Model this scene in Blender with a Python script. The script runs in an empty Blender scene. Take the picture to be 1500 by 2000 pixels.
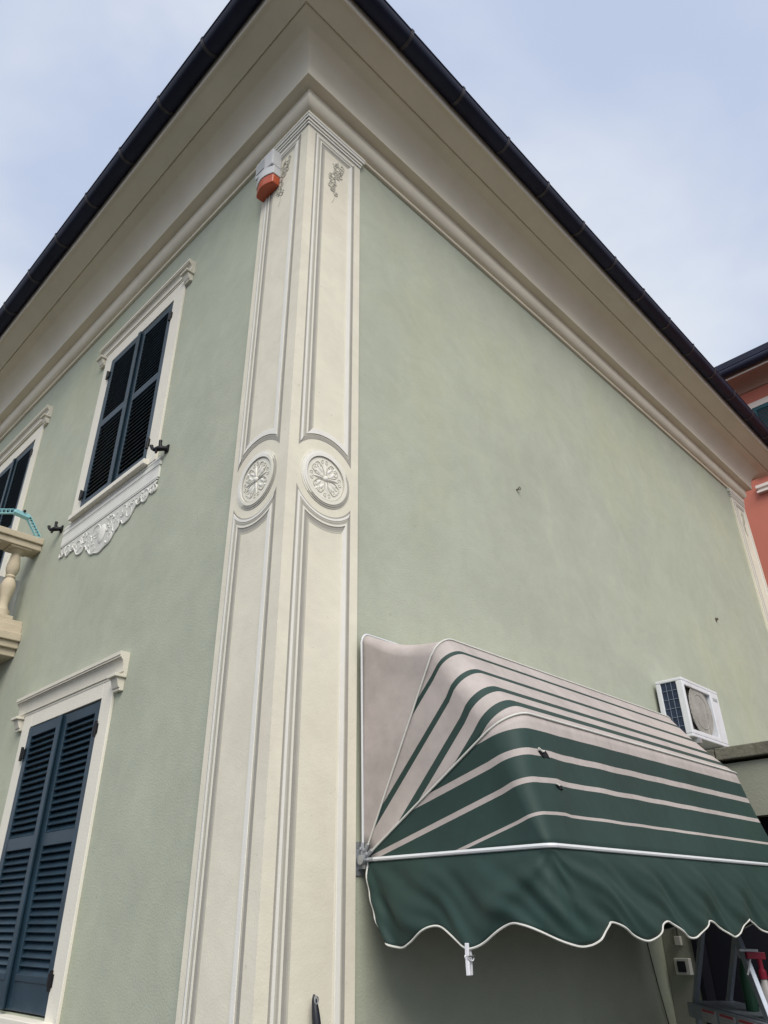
import bpy, bmesh, math, random
from mathutils import Vector, Matrix
random.seed(7)
PI = math.pi
sc = bpy.context.scene
COL = sc.collection

# ------------------------------------------------------------------ camera
CAM = Vector((-1.9221, -2.5584, 1.6))
RT = Vector((0.701634, -0.712430, -0.012379))
UP = Vector((-0.339451, -0.349482, 0.873290))
FW = Vector((0.626484, 0.608528, 0.487043))
cd = bpy.data.cameras.new('camera'); cam = bpy.data.objects.new('camera', cd); COL.objects.link(cam)
cd.sensor_fit = 'HORIZONTAL'; cd.sensor_width = 36.0; cd.lens = 36.0 * 1410.08 / 1500.0
cd.clip_start = 0.05; cd.clip_end = 2000
cam.matrix_world = Matrix(((RT.x, UP.x, -FW.x, CAM.x), (RT.y, UP.y, -FW.y, CAM.y), (RT.z, UP.z, -FW.z, CAM.z), (0, 0, 0, 1)))
sc.camera = cam

# ------------------------------------------------------------------ light and sky
SUN_AZ = (-0.585, -0.811)      # horizontal direction towards the veiled sun
SUN_EL = math.radians(46)
world = bpy.data.worlds.new('World'); sc.world = world; world.use_nodes = True
wt = world.node_tree; wt.nodes.clear()
def wn(t, **kw):
    n = wt.nodes.new(t)
    for k, v in kw.items(): setattr(n, k, v)
    return n
out = wn('ShaderNodeOutputWorld'); bg = wn('ShaderNodeBackground')
sky = wn('ShaderNodeTexSky', sky_type='NISHITA', sun_disc=False)
sky.sun_elevation = SUN_EL; sky.sun_rotation = math.atan2(SUN_AZ[0], SUN_AZ[1])
sky.air_density = 1.0; sky.dust_density = 2.5
tc = wn('ShaderNodeTexCoord')
mp = wn('ShaderNodeMapping'); mp.inputs['Scale'].default_value = (1.0, 1.0, 1.7); mp.inputs['Rotation'].default_value = (0.3, 0.2, 0.9)
wt.links.new(tc.outputs['Generated'], mp.inputs['Vector'])
nz = wn('ShaderNodeTexNoise'); nz.inputs['Scale'].default_value = 1.8; nz.inputs['Detail'].default_value = 5; nz.inputs['Roughness'].default_value = 0.5
nz.inputs['Distortion'].default_value = 0.35
wt.links.new(mp.outputs['Vector'], nz.inputs['Vector'])
rp = wn('ShaderNodeValToRGB'); rp.color_ramp.interpolation = 'EASE'
rp.color_ramp.elements[0].position = 0.33; rp.color_ramp.elements[0].color = (5.35, 6.2, 8.1, 1)
rp.color_ramp.elements[1].position = 0.60; rp.color_ramp.elements[1].color = (7.9, 8.4, 9.2, 1)
wt.links.new(nz.outputs['Fac'], rp.inputs['Fac'])
mx = wn('ShaderNodeMix', data_type='RGBA'); mx.inputs['Factor'].default_value = 0.9
wt.links.new(sky.outputs['Color'], mx.inputs['A']); wt.links.new(rp.outputs['Color'], mx.inputs['B'])
bg.inputs['Strength'].default_value = 0.05
wt.links.new(mx.outputs['Result'], bg.inputs['Color']); wt.links.new(bg.outputs['Background'], out.inputs['Surface'])
sl = bpy.data.lights.new('sun', 'SUN'); sun = bpy.data.objects.new('sun', sl); COL.objects.link(sun)
sl.energy = 1.5; sl.angle = math.radians(40); sl.color = (1.0, 0.945, 0.86)
sdir = Vector((SUN_AZ[0] * math.cos(SUN_EL), SUN_AZ[1] * math.cos(SUN_EL), math.sin(SUN_EL)))
sun.rotation_euler = sdir.to_track_quat('Z', 'Y').to_euler(); sun.location = (-4, -9, 14)
vs = sc.view_settings; vs.view_transform = 'Standard'; vs.look = 'None'; vs.gamma = 1; vs.exposure = 1.06; vs.use_curve_mapping = False
sc.render.engine = 'CYCLES'

# ------------------------------------------------------------------ materials
def s2l(c): return c / 12.92 if c <= 0.04045 else ((c + 0.055) / 1.055) ** 2.4
def rgb(r, g, b): return (s2l(r / 255), s2l(g / 255), s2l(b / 255))
def material(name, col, rough=0.8, metal=0.0, var=0.0, vscale=3.0, bump=0.0, bscale=60.0, spec=0.3, grime=None, gscale=1.2, gamt=0.3, stretch=(1, 1, 1), transm=0.0, sheen=0.0):
    m = bpy.data.materials.new(name); m.use_nodes = True
    nt = m.node_tree; b = nt.nodes['Principled BSDF']; L = nt.links.new
    b.inputs['Base Color'].default_value = (*col, 1); b.inputs['Roughness'].default_value = rough; b.inputs['Metallic'].default_value = metal
    b.inputs['Specular IOR Level'].default_value = spec
    if sheen: b.inputs['Sheen Weight'].default_value = sheen
    if not (var or bump or grime): return m
    t = nt.nodes.new('ShaderNodeTexCoord'); mp = nt.nodes.new('ShaderNodeMapping'); L(t.outputs['Object'], mp.inputs['Vector']); mp.inputs['Scale'].default_value = stretch
    prev = None
    if var:
        n = nt.nodes.new('ShaderNodeTexNoise'); n.inputs['Scale'].default_value = vscale; n.inputs['Detail'].default_value = 7; n.inputs['Roughness'].default_value = 0.6
        L(mp.outputs['Vector'], n.inputs['Vector'])
        r = nt.nodes.new('ShaderNodeMapRange'); r.inputs['From Min'].default_value = 0.3; r.inputs['From Max'].default_value = 0.7
        r.inputs['To Min'].default_value = 1 - var; r.inputs['To Max'].default_value = 1 + var; L(n.outputs['Fac'], r.inputs['Value'])
        v = nt.nodes.new('ShaderNodeVectorMath'); v.operation = 'SCALE'; v.inputs[0].default_value = col; L(r.outputs['Result'], v.inputs['Scale'])
        prev = v.outputs['Vector']
    if grime:
        n = nt.nodes.new('ShaderNodeTexNoise'); n.inputs['Scale'].default_value = gscale; n.inputs['Detail'].default_value = 9; n.inputs['Roughness'].default_value = 0.68
        L(mp.outputs['Vector'], n.inputs['Vector'])
        r = nt.nodes.new('ShaderNodeMapRange'); r.inputs['From Min'].default_value = 0.5; r.inputs['From Max'].default_value = 0.72
        r.inputs['To Min'].default_value = 0; r.inputs['To Max'].default_value = gamt; L(n.outputs['Fac'], r.inputs['Value'])
        x = nt.nodes.new('ShaderNodeMix'); x.data_type = 'RGBA'; L(r.outputs['Result'], x.inputs['Factor'])
        if prev: L(prev, x.inputs['A'])
        else: x.inputs['A'].default_value = (*col, 1)
        x.inputs['B'].default_value = (*grime, 1); prev = x.outputs['Result']
    if prev: L(prev, b.inputs['Base Color'])
    if bump:
        n = nt.nodes.new('ShaderNodeTexNoise'); n.inputs['Scale'].default_value = bscale; n.inputs['Detail'].default_value = 4
        L(t.outputs['Object'], n.inputs['Vector'])
        bp = nt.nodes.new('ShaderNodeBump'); bp.inputs['Strength'].default_value = bump; bp.inputs['Distance'].default_value = 0.01
        L(n.outputs['Fac'], bp.inputs['Height']); L(bp.outputs['Normal'], b.inputs['Normal'])
    return m
M = {}
M['green'] = material('green_stucco', (0.412, 0.440, 0.356), 0.92, var=0.07, vscale=1.6, bump=0.2, bscale=95, grime=(0.45, 0.47, 0.31), gscale=0.55, gamt=0.55, stretch=(1, 1, 0.85))
def weather(m, amt=0.05):
    """trowel patches, hairline scratches and small specks over the paint"""
    nt = m.node_tree; L = nt.links.new; b = nt.nodes['Principled BSDF']; src = b.inputs['Base Color'].links[0].from_socket
    t = nt.nodes.new('ShaderNodeTexCoord')
    def noise(sc_, det, dist, lo, hi, a0, a1, stretch=(1, 1, 1)):
        mp = nt.nodes.new('ShaderNodeMapping'); mp.inputs['Scale'].default_value = stretch; mp.inputs['Rotation'].default_value = (0.35, 0.5, 0.0); L(t.outputs['Object'], mp.inputs['Vector'])
        n = nt.nodes.new('ShaderNodeTexNoise'); n.inputs['Scale'].default_value = sc_; n.inputs['Detail'].default_value = det; n.inputs['Distortion'].default_value = dist; L(mp.outputs['Vector'], n.inputs['Vector'])
        r = nt.nodes.new('ShaderNodeMapRange'); r.inputs['From Min'].default_value = lo; r.inputs['From Max'].default_value = hi; r.inputs['To Min'].default_value = a0; r.inputs['To Max'].default_value = a1
        L(n.outputs['Fac'], r.inputs['Value']); return r.outputs['Result']
    facs = [noise(2.3, 5, 2.2, 0.42, 0.58, 1 - amt, 1 + amt), noise(7.0, 6, 1.2, 0.4, 0.6, 1 - amt * 0.6, 1 + amt * 0.6, (1, 1, 2.2)), noise(34, 2, 0, 0.72, 0.78, 1.0, 0.84), noise(3.1, 9, 5.0, 0.495, 0.505, 1 - amt * 0.35, 1 + amt * 0.35)]
    for f in facs:
        v = nt.nodes.new('ShaderNodeVectorMath'); v.operation = 'SCALE'; L(src, v.inputs[0]); L(f, v.inputs['Scale']); src = v.outputs['Vector']
    L(src, b.inputs['Base Color'])
weather(M['green'], 0.019)
M['cream'] = material('cream_paint', (0.72, 0.685, 0.57), 0.85, var=0.04, vscale=2.2, bump=0.11, bscale=120, grime=(0.70, 0.62, 0.53), gscale=1.5, gamt=0.5)
weather(M['cream'], 0.02)
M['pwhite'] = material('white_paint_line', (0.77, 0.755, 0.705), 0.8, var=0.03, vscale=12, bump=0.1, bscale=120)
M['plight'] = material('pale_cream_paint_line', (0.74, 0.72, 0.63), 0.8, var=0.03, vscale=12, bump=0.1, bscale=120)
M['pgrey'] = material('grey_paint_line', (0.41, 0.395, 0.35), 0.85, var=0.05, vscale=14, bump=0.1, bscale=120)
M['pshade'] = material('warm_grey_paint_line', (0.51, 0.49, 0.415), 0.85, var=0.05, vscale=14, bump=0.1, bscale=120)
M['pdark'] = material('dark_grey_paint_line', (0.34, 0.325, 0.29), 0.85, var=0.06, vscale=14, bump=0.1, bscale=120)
M['cornice'] = material('cornice_plaster', (0.72, 0.665, 0.545), 0.8, var=0.05, vscale=2.2, bump=0.06, bscale=60, grime=(0.55, 0.50, 0.40), gscale=1.4, gamt=0.35)
M['fascia'] = material('fascia_paint', (0.72, 0.66, 0.56), 0.7, var=0.03)
M['frame'] = material('window_surround_paint', (0.73, 0.70, 0.615), 0.8, var=0.03, vscale=5, bump=0.15, bscale=90)
M['trim'] = material('lintel_plaster', (0.66, 0.63, 0.54), 0.8, var=0.04, vscale=6, bump=0.1, bscale=60)
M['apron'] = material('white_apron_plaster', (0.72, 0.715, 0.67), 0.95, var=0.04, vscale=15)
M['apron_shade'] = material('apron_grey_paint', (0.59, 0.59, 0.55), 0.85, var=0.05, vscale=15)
M['navy'] = material('navy_shutter_paint', (0.014, 0.036, 0.056), 0.42, var=0.25, vscale=4, spec=0.4, bump=0.05, bscale=40)
M['dark'] = material('dark_interior', (0.012, 0.013, 0.016), 0.9)
M['glass'] = material('window_glass', (0.015, 0.02, 0.025), 0.12, spec=0.5)
M['gutter'] = material('dark_gutter_metal', (0.015, 0.018, 0.040), 0.6, var=0.25, vscale=3, spec=0.25)
M['strap'] = material('gutter_strap_metal', (0.045, 0.040, 0.046), 0.55, var=0.3, vscale=20, spec=0.4)
M['roof'] = material('roof_tiles', (0.16, 0.10, 0.08), 0.9, var=0.2)
M['iron'] = material('black_iron', (0.012, 0.012, 0.014), 0.45, metal=0.3)
M['rust'] = material('rusted_iron', (0.15, 0.135, 0.10), 0.8, var=0.2, vscale=40)
M['stone'] = material('balcony_stone', (0.55, 0.48, 0.36), 0.85, var=0.08, vscale=5, bump=0.2, bscale=70, grime=(0.35, 0.30, 0.22), gscale=3, gamt=0.5)
M['tube'] = material('white_metal_tube', (0.66, 0.68, 0.70), 0.4, var=0.05, vscale=8, spec=0.5)
M['steel'] = material('galvanised_steel', (0.42, 0.44, 0.46), 0.45, metal=0.6, var=0.2, vscale=30)
M['piping'] = material('white_piping', (0.62, 0.62, 0.58), 0.75, var=0.06, vscale=25)
M['concrete'] = material('mossy_concrete', (0.17, 0.165, 0.13), 0.95, var=0.15, vscale=9, bump=0.5, bscale=45, grime=(0.06, 0.06, 0.05), gscale=5, gamt=0.9)
M['annex'] = material('annexe_plaster', (0.30, 0.31, 0.25), 0.92, var=0.06, vscale=2, bump=0.2, bscale=80)
M['ground'] = material('dark_paving', (0.060, 0.058, 0.054), 0.9, var=0.08, vscale=2, bump=0.3, bscale=30)  # unseen ground, kept dark to cut light bounced under the awning
M['pink'] = material('pink_stucco', (0.50, 0.17, 0.12), 0.9, var=0.06, vscale=1.5, bump=0.2, bscale=50)
M['pinksoffit'] = material('pink_soffit', (0.36, 0.22, 0.17), 0.85, var=0.04)
M['nbtrim'] = material('neighbour_trim', (0.72, 0.64, 0.58), 0.8)
M['teal'] = material('teal_shutter', (0.015, 0.075, 0.095), 0.5, var=0.1, vscale=8)
M['acwhite'] = material('ac_enamel', (0.70, 0.72, 0.76), 0.45, var=0.05, vscale=5, grime=(0.42, 0.41, 0.38), gscale=4, gamt=0.35, spec=0.4)
M['acgrille'] = material('dusty_grille', (0.34, 0.325, 0.30), 0.85, var=0.2, vscale=9, stretch=(3, 3, 0.6))
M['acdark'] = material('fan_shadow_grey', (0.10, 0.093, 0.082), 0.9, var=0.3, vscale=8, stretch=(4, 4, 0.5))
M['coil'] = material('ac_coil', (0.025, 0.038, 0.07), 0.5, var=0.3, vscale=25)
M['coilwire'] = material('coil_guard_wire', (0.16, 0.20, 0.27), 0.5)
M['sirenwhite'] = material('siren_plastic', (0.62, 0.63, 0.64), 0.4, var=0.03)
M['sirengrey'] = material('siren_grey_panel', (0.40, 0.42, 0.43), 0.5)
M['orange'] = material('orange_lens', (0.46, 0.085, 0.03), 0.25, spec=0.5, var=0.08, vscale=10)
M['turq'] = material('turquoise_plastic', (0.28, 0.56, 0.62), 0.4, var=0.05)
M['board'] = material('grey_board', (0.46, 0.48, 0.49), 0.6, var=0.05)
M['leafgreen'] = material('shaded_green_plastic', (0.008, 0.04, 0.022), 0.45)  # green darkened so the bottle looks shaded by the awning
M['peg'] = material('white_peg_plastic', (0.72, 0.73, 0.78), 0.4)
M['alu'] = material('ladder_aluminium', (0.26, 0.29, 0.34), 0.4, metal=0.4, var=0.1, vscale=12)
M['red'] = material('shaded_red_plastic', (0.17, 0.007, 0.022), 0.4)  # red dimmed, the deep awning shade is put into the colour
M['bottle'] = material('shaded_white_bottle_plastic', (0.30, 0.29, 0.28), 0.4)  # white taken down to grey, standing in for shade under the awning
M['sticker'] = material('shaded_sticker_paper', (0.36, 0.37, 0.39), 0.6)  # paper white dimmed for shade; also colours the nozzle and cap
M['stickerred'] = material('sticker_red_print', (0.36, 0.06, 0.08), 0.6)
M['box'] = material('switch_plastic', (0.62, 0.61, 0.55), 0.5)
M['blackplastic'] = material('black_plastic', (0.012, 0.014, 0.020), 0.35, spec=0.5)
M['cable'] = material('dark_cable', (0.05, 0.05, 0.045), 0.6)
M['doorway_shade'] = material('doorway_shade_black', (0.006, 0.007, 0.013), 0.85)  # near-black colour paints in the shade of the doorway

BEIGE = (0.415, 0.37, 0.352); FGREEN = (0.020, 0.046, 0.040)
def fabric(name, mid_deg, stripes, ground, stripe, pivot):
    """awning cloth: printed stripes run parallel to the panel's own axis (position across the panel, in metres)"""
    m = bpy.data.materials.new(name); m.use_nodes = True; nt = m.node_tree; L = nt.links.new; b = nt.nodes['Principled BSDF']
    b.inputs['Roughness'].default_value = 0.62; b.inputs['Specular IOR Level'].default_value = 0.3; b.inputs['Sheen Weight'].default_value = 0.02
    t = nt.nodes.new('ShaderNodeTexCoord')
    base = None
    n2 = nt.nodes.new('ShaderNodeTexNoise'); n2.inputs['Scale'].default_value = 3.5; n2.inputs['Detail'].default_value = 8; n2.inputs['Roughness'].default_value = 0.65
    L(t.outputs['Object'], n2.inputs['Vector'])
    r2 = nt.nodes.new('ShaderNodeMapRange'); r2.inputs['From Min'].default_value = 0.3; r2.inputs['From Max'].default_value = 0.7; r2.inputs['To Min'].default_value = 0.86; r2.inputs['To Max'].default_value = 1.12
    L(n2.outputs['Fac'], r2.inputs['Value'])
    sv = nt.nodes.new('ShaderNodeVectorMath'); sv.operation = 'SCALE'; L(r2.outputs['Result'], sv.inputs['Scale'])
    if stripes:
        a = math.radians(mid_deg)
        d = nt.nodes.new('ShaderNodeVectorMath'); d.operation = 'DOT_PRODUCT'; L(t.outputs['Object'], d.inputs[0])
        d.inputs[1].default_value = (0, math.sin(a), math.cos(a))     # outward is -y
        off = -(pivot[1] * math.sin(a) + pivot[2] * math.cos(a))
        ad = nt.nodes.new('ShaderNodeMath'); ad.operation = 'ADD'; ad.inputs[1].default_value = off; L(d.outputs['Value'], ad.inputs[0])
        mr = nt.nodes.new('ShaderNodeMapRange'); mr.inputs['From Min'].default_value = -0.4; mr.inputs['From Max'].default_value = 0.4; L(ad.outputs['Value'], mr.inputs['Value'])
        cr = nt.nodes.new('ShaderNodeValToRGB'); cr.color_ramp.interpolation = 'CONSTANT'; e = cr.color_ramp.elements
        while len(e) > 1: e.remove(e[-1])
        e[0].position = 0; e[0].color = (*ground, 1)
        for lo, hi in sorted(stripes):
            x = e.new((lo + 0.4) / 0.8); x.color = (*stripe, 1)
            x = e.new(min(1, (hi + 0.4) / 0.8)); x.color = (*ground, 1)
        L(mr.outputs['Result'], cr.inputs['Fac']); L(cr.outputs['Color'], sv.inputs[0])
    else:
        sv.inputs[0].default_value = ground
    n3 = nt.nodes.new('ShaderNodeTexNoise'); n3.inputs['Scale'].default_value = 22; n3.inputs['Detail'].default_value = 8; n3.inputs['Roughness'].default_value = 0.75
    mp3 = nt.nodes.new('ShaderNodeMapping'); mp3.inputs['Scale'].default_value = (1.0, 0.35, 0.35); L(t.outputs['Object'], mp3.inputs['Vector']); L(mp3.outputs['Vector'], n3.inputs['Vector'])
    r3 = nt.nodes.new('ShaderNodeMapRange'); r3.inputs['From Min'].default_value = 0.3; r3.inputs['From Max'].default_value = 0.7; r3.inputs['To Min'].default_value = 0.90; r3.inputs['To Max'].default_value = 1.08
    L(n3.outputs['Fac'], r3.inputs['Value'])
    sv3 = nt.nodes.new('ShaderNodeVectorMath'); sv3.operation = 'SCALE'; L(sv.outputs['Vector'], sv3.inputs[0]); L(r3.outputs['Result'], sv3.inputs['Scale'])
    L(sv3.outputs['Vector'], b.inputs['Base Color'])
    w = nt.nodes.new('ShaderNodeTexNoise'); w.inputs['Scale'].default_value = 6; w.inputs['Detail'].default_value = 5
    L(t.outputs['Object'], w.inputs['Vector'])
    bp = nt.nodes.new('ShaderNodeBump'); bp.inputs['Strength'].default_value = 0.10; bp.inputs['Distance'].default_value = 0.03
    L(w.outputs['Fac'], bp.inputs['Height']); L(bp.outputs['Normal'], b.inputs['Normal'])
    return m

# ------------------------------------------------------------------ mesh helpers
class MB:
    def __init__(s): s.v = []; s.f = []; s.m = []
    def add(s, vs, fs, mat=0):
        o = len(s.v); s.v += [tuple(p) for p in vs]
        for f in fs: s.f.append(tuple(i + o for i in f)); s.m.append(mat)
        return s
    def box(s, x0, x1, y0, y1, z0, z1, mat=0):
        v = [(x, y, z) for z in (z0, z1) for y in (y0, y1) for x in (x0, x1)]
        return s.add(v, [(0, 2, 3, 1), (4, 5, 7, 6), (0, 1, 5, 4), (2, 6, 7, 3), (0, 4, 6, 2), (1, 3, 7, 5)], mat)
    def hexa(s, v, mat=0):
        return s.add(v, [(0, 3, 2, 1), (4, 5, 6, 7), (0, 1, 5, 4), (1, 2, 6, 5), (2, 3, 7, 6), (3, 0, 4, 7)], mat)
    def bar(s, a, b, w, h, side, mat=0):
        a = Vector(a); b = Vector(b); d = (b - a).normalized(); sd = Vector(side); sd = (sd - d * sd.dot(d)).normalized(); u = d.cross(sd)
        r = [sd * sx * w / 2 + u * sy * h / 2 for sx, sy in ((-1, -1), (1, -1), (1, 1), (-1, 1))]
        return s.hexa([a + q for q in r] + [b + q for q in r], mat)
    def tube(s, pts, r, n=8, mat=0, closed=False):
        P = [Vector(p) for p in pts]; N = len(P); rings = []
        rr = r if isinstance(r, (list, tuple)) else [r] * N
        prev = None
        for i in range(N):
            a = P[(i - 1) % N] if (closed or i > 0) else P[i]; b = P[(i + 1) % N] if (closed or i < N - 1) else P[i]
            t = (b - a).normalized()
            if prev is None: ref = Vector((0, 0, 1)) if abs(t.z) < 0.9 else Vector((1, 0, 0)); u = t.cross(ref).normalized()
            else: u = (prev - t * prev.dot(t)).normalized()
            prev = u; w = t.cross(u)
            rings.append([P[i] + (u * math.cos(2 * PI * k / n) + w * math.sin(2 * PI * k / n)) * rr[i] for k in range(n)])
        v = [q for R in rings for q in R]; f = []
        for i in range(N if closed else N - 1):
            j = (i + 1) % N
            for k in range(n): l = (k + 1) % n; f.append((i * n + k, i * n + l, j * n + l, j * n + k))
        if not closed: f.append(tuple(range(n))[::-1]); f.append(tuple((N - 1) * n + k for k in range(n)))
        return s.add(v, f, mat)
    def lathe(s, prof, c, n=24, mat=0):
        v = []; f = []
        for r, z in prof:
            for k in range(n): a = 2 * PI * k / n; v.append((c[0] + r * math.cos(a), c[1] + r * math.sin(a), c[2] + z))
        for i in range(len(prof) - 1):
            for k in range(n): l = (k + 1) % n; f.append((i * n + k, i * n + l, (i + 1) * n + l, (i + 1) * n + k))
        f.append(tuple(range(n))[::-1]); f.append(tuple((len(prof) - 1) * n + k for k in range(n)))
        return s.add(v, f, mat)
    def prism(s, poly, mapf, h0, h1, mat=0):
        n = len(poly); v = [mapf(a, b, h0) for a, b in poly] + [mapf(a, b, h1) for a, b in poly]
        f = [tuple(range(n)), tuple(range(n, 2 * n))[::-1]] + [(i, (i + 1) % n, n + (i + 1) % n, n + i) for i in range(n)]
        return s.add(v, f, mat)
    def strip(s, A, B, mapf, h, mat=0):
        """raised band between two 2-D polylines"""
        n = len(A); v = [mapf(a, b, h) for a, b in A] + [mapf(a, b, h) for a, b in B] + [mapf(a, b, 0) for a, b in A] + [mapf(a, b, 0) for a, b in B]
        f = []
        for i in range(n - 1):
            f += [(i, i + 1, n + i + 1, n + i), (i, 2 * n + i, 2 * n + i + 1, i + 1), (n + i, n + i + 1, 3 * n + i + 1, 3 * n + i)]
        return s.add(v, f, mat)
    def blob(s, c, ax, n=8, mat=0):
        """small ellipsoid; ax = three half-axis vectors"""
        v = []; f = []; c = Vector(c); ax = [Vector(a) for a in ax]; m = n // 2
        for i in range(m + 1):
            th = PI * i / m
            for k in range(n):
                ph = 2 * PI * k / n
                v.append(c + ax[0] * math.sin(th) * math.cos(ph) + ax[1] * math.sin(th) * math.sin(ph) + ax[2] * math.cos(th))
        for i in range(m):
            for k in range(n): l = (k + 1) % n; f.append((i * n + k, i * n + l, (i + 1) * n + l, (i + 1) * n + k))
        return s.add(v, f, mat)
    def build(s, name, mats, parent=None, smooth=False, bevel=0.0, local=None, fix=True):
        me = bpy.data.meshes.new(name)
        o = Vector((0, 0, 0)) if local is None else Vector(local)
        if parent is not None and local is None: o = parent_base(parent)
        me.from_pydata([tuple(Vector(p) - o) for p in s.v], [], s.f)
        mats = mats if isinstance(mats, (list, tuple)) else [mats]
        for m in mats: me.materials.append(M[m] if isinstance(m, str) else m)
        me.polygons.foreach_set('material_index', s.m)
        if fix:
            bm = bmesh.new(); bm.from_mesh(me); bmesh.ops.recalc_face_normals(bm, faces=bm.faces); bm.to_mesh(me); bm.free()
        if smooth:
            me.polygons.foreach_set('use_smooth', [True] * len(me.polygons))
            try: me.set_sharp_from_angle(angle=math.radians(smooth if smooth is not True else 40))
            except Exception: pass
        ob = bpy.data.objects.new(name, me); COL.objects.link(ob)
        if parent is not None: ob.parent = parent
        if local is not None and parent is None: ob.location = o
        if bevel:
            b = ob.modifiers.new('bevel', 'BEVEL'); b.width = bevel; b.segments = 2; b.limit_method = 'ANGLE'; b.angle_limit = math.radians(40)
        return ob
BASE = {}
def parent_base(o):
    while o.parent is not None: o = o.parent
    return BASE.get(o.name, Vector((0, 0, 0)))
def thing(name, label, cat, loc=(0, 0, 0), group=None):
    o = bpy.data.objects.new(name, None); COL.objects.link(o); o.location = loc; o['label'] = label; o['category'] = cat
    o.empty_display_size = 0.2
    if group: o['group'] = group
    BASE[o.name] = Vector(loc); return o
def tag(o, label, cat, group=None):
    o['label'] = label; o['category'] = cat
    if group: o['group'] = group
    return o
def copy_obj(src, parent, loc=None):
    c = src.copy(); COL.objects.link(c); c.parent = parent
    if loc is not None: c.location = loc
    return c

# ------------------------------------------------------------------ ground
g = MB().add([(-400, -400, 0), (400, -400, 0), (400, 400, 0), (-400, 400, 0)], [(0, 1, 2, 3)]).build('ground', 'ground'); g['kind'] = 'structure'

# ------------------------------------------------------------------ the villa
LX, MY, ZT = 7.94, 9.0, 6.9
villa = thing('villa', 'pale green stuccoed villa with cream corner pilasters, navy louvred shutters and deep coved eaves', 'house', (0, 0, 0))

# windows on the side wall: (centre y, bottom z, top z)
WINS = [(2.195, 1.17, 2.755), (2.172, 4.43, 6.01), (4.85, 3.74, 5.97)]
HW = 0.52
def wall_with_holes():
    mb = MB(); ys = sorted({0.0, MY} | {w[0] - HW for w in WINS} | {w[0] + HW for w in WINS}); zs = sorted({0.0, ZT} | {w[1] for w in WINS} | {w[2] for w in WINS})
    for i in range(len(ys) - 1):
        for j in range(len(zs) - 1):
            cy = (ys[i] + ys[i + 1]) / 2; cz = (zs[j] + zs[j + 1]) / 2
            if any(abs(cy - w[0]) < HW and w[1] < cz < w[2] for w in WINS): continue
            mb.add([(0, ys[i], zs[j]), (0, ys[i + 1], zs[j]), (0, ys[i + 1], zs[j + 1]), (0, ys[i], zs[j + 1])], [(0, 3, 2, 1)])
    for c, b, t in WINS:
        y0, y1 = c - HW, c + HW; D = 0.3
        mb.add([(0, y0, b), (0, y1, b), (0, y1, t), (0, y0, t), (D, y0, b), (D, y1, b), (D, y1, t), (D, y0, t)], [(0, 1, 5, 4), (1, 2, 6, 5), (2, 3, 7, 6), (3, 0, 4, 7)])
    return mb
wall_with_holes().build('wall', 'green', villa, fix=False)
MB().add([(0, 0, 0), (LX, 0, 0), (LX, 0, ZT), (0, 0, ZT)], [(0, 1, 2, 3)]).build('wall', 'green', villa, fix=False)
MB().add([(LX, 0, 0), (LX, MY, 0), (LX, MY, ZT), (LX, 0, ZT)], [(0, 1, 2, 3)]).build('wall', 'green', villa, fix=False)
MB().add([(LX, MY, 0), (0, MY, 0), (0, MY, ZT), (LX, MY, ZT)], [(0, 1, 2, 3)]).build('wall', 'green', villa, fix=False)

def sweep(prof, closed=False, inset=0.0):
    """carry a (projection, height) profile round the four sides with mitred corners"""
    mb = MB(); n = len(prof); v = []
    for cx, cy, sx, sy in ((0, 0, -1, -1), (LX, 0, 1, -1), (LX, MY, 1, 1), (0, MY, -1, 1)):
        for t, z in prof: v.append((cx + sx * t, cy + sy * t, z))
    f = []
    for c in range(4):
        d = (c + 1) % 4
        for i in range(n if closed else n - 1):
            j = (i + 1) % n; f.append((c * n + i, d * n + i, d * n + j, c * n + j))
    return mb.add(v, f)
# crown moulding: fillet, ovolo, flat, then the big cove up to the soffit
pr = [(0.0, 6.628), (0.022, 6.628), (0.026, 6.634), (0.026, 6.648), (0.018, 6.652), (0.018, 6.664)]
for k in range(1, 11):
    a = PI / 2 * k / 10; pr.append((0.018 + 0.056 * math.sin(a), 6.664 + 0.072 * (1 - math.cos(a))))
pr += [(0.074, 6.76), (0.074, 6.816), (0.15, 6.822), (0.1505, 6.835)]
def bez(p0, p1, p2, p3, n):
    o = []
    for k in range(1, n + 1):
        t = k / n; u = 1 - t; o.append(tuple(u ** 3 * p0[i] + 3 * u * u * t * p1[i] + 3 * u * t * t * p2[i] + t ** 3 * p3[i] for i in (0, 1)))
    return o
pr += bez((0.1505, 6.835), (0.151, 7.01), (0.215, 7.088), (0.362, 7.118), 24)
cor = sweep(pr).build('cornice', 'cornice', villa, smooth=35)
sweep([(0.362, 7.1195), (0.368, 7.134), (0.375, 7.121), (0.535, 7.172)]).build('soffit_board', 'cornice', villa)
sweep([(0.535, 7.173), (0.535, 7.166), (0.549, 7.166), (0.549, 7.34), (0.30, 7.34)]).build('fascia', 'fascia', villa)
# roof (hipped, above the gutter)
rz = 7.32; ov = 0.66
MB().add([(-ov, -ov, rz), (LX + ov, -ov, rz), (LX + ov, MY + ov, rz), (-ov, MY + ov, rz), (LX / 2, LX / 2, 8.9), (LX / 2, MY - LX / 2 + 0.6, 8.9)],
         [(0, 1, 4), (1, 2, 5, 4), (2, 3, 5), (3, 0, 4, 5)]).build('roof', 'roof', villa)
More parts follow.
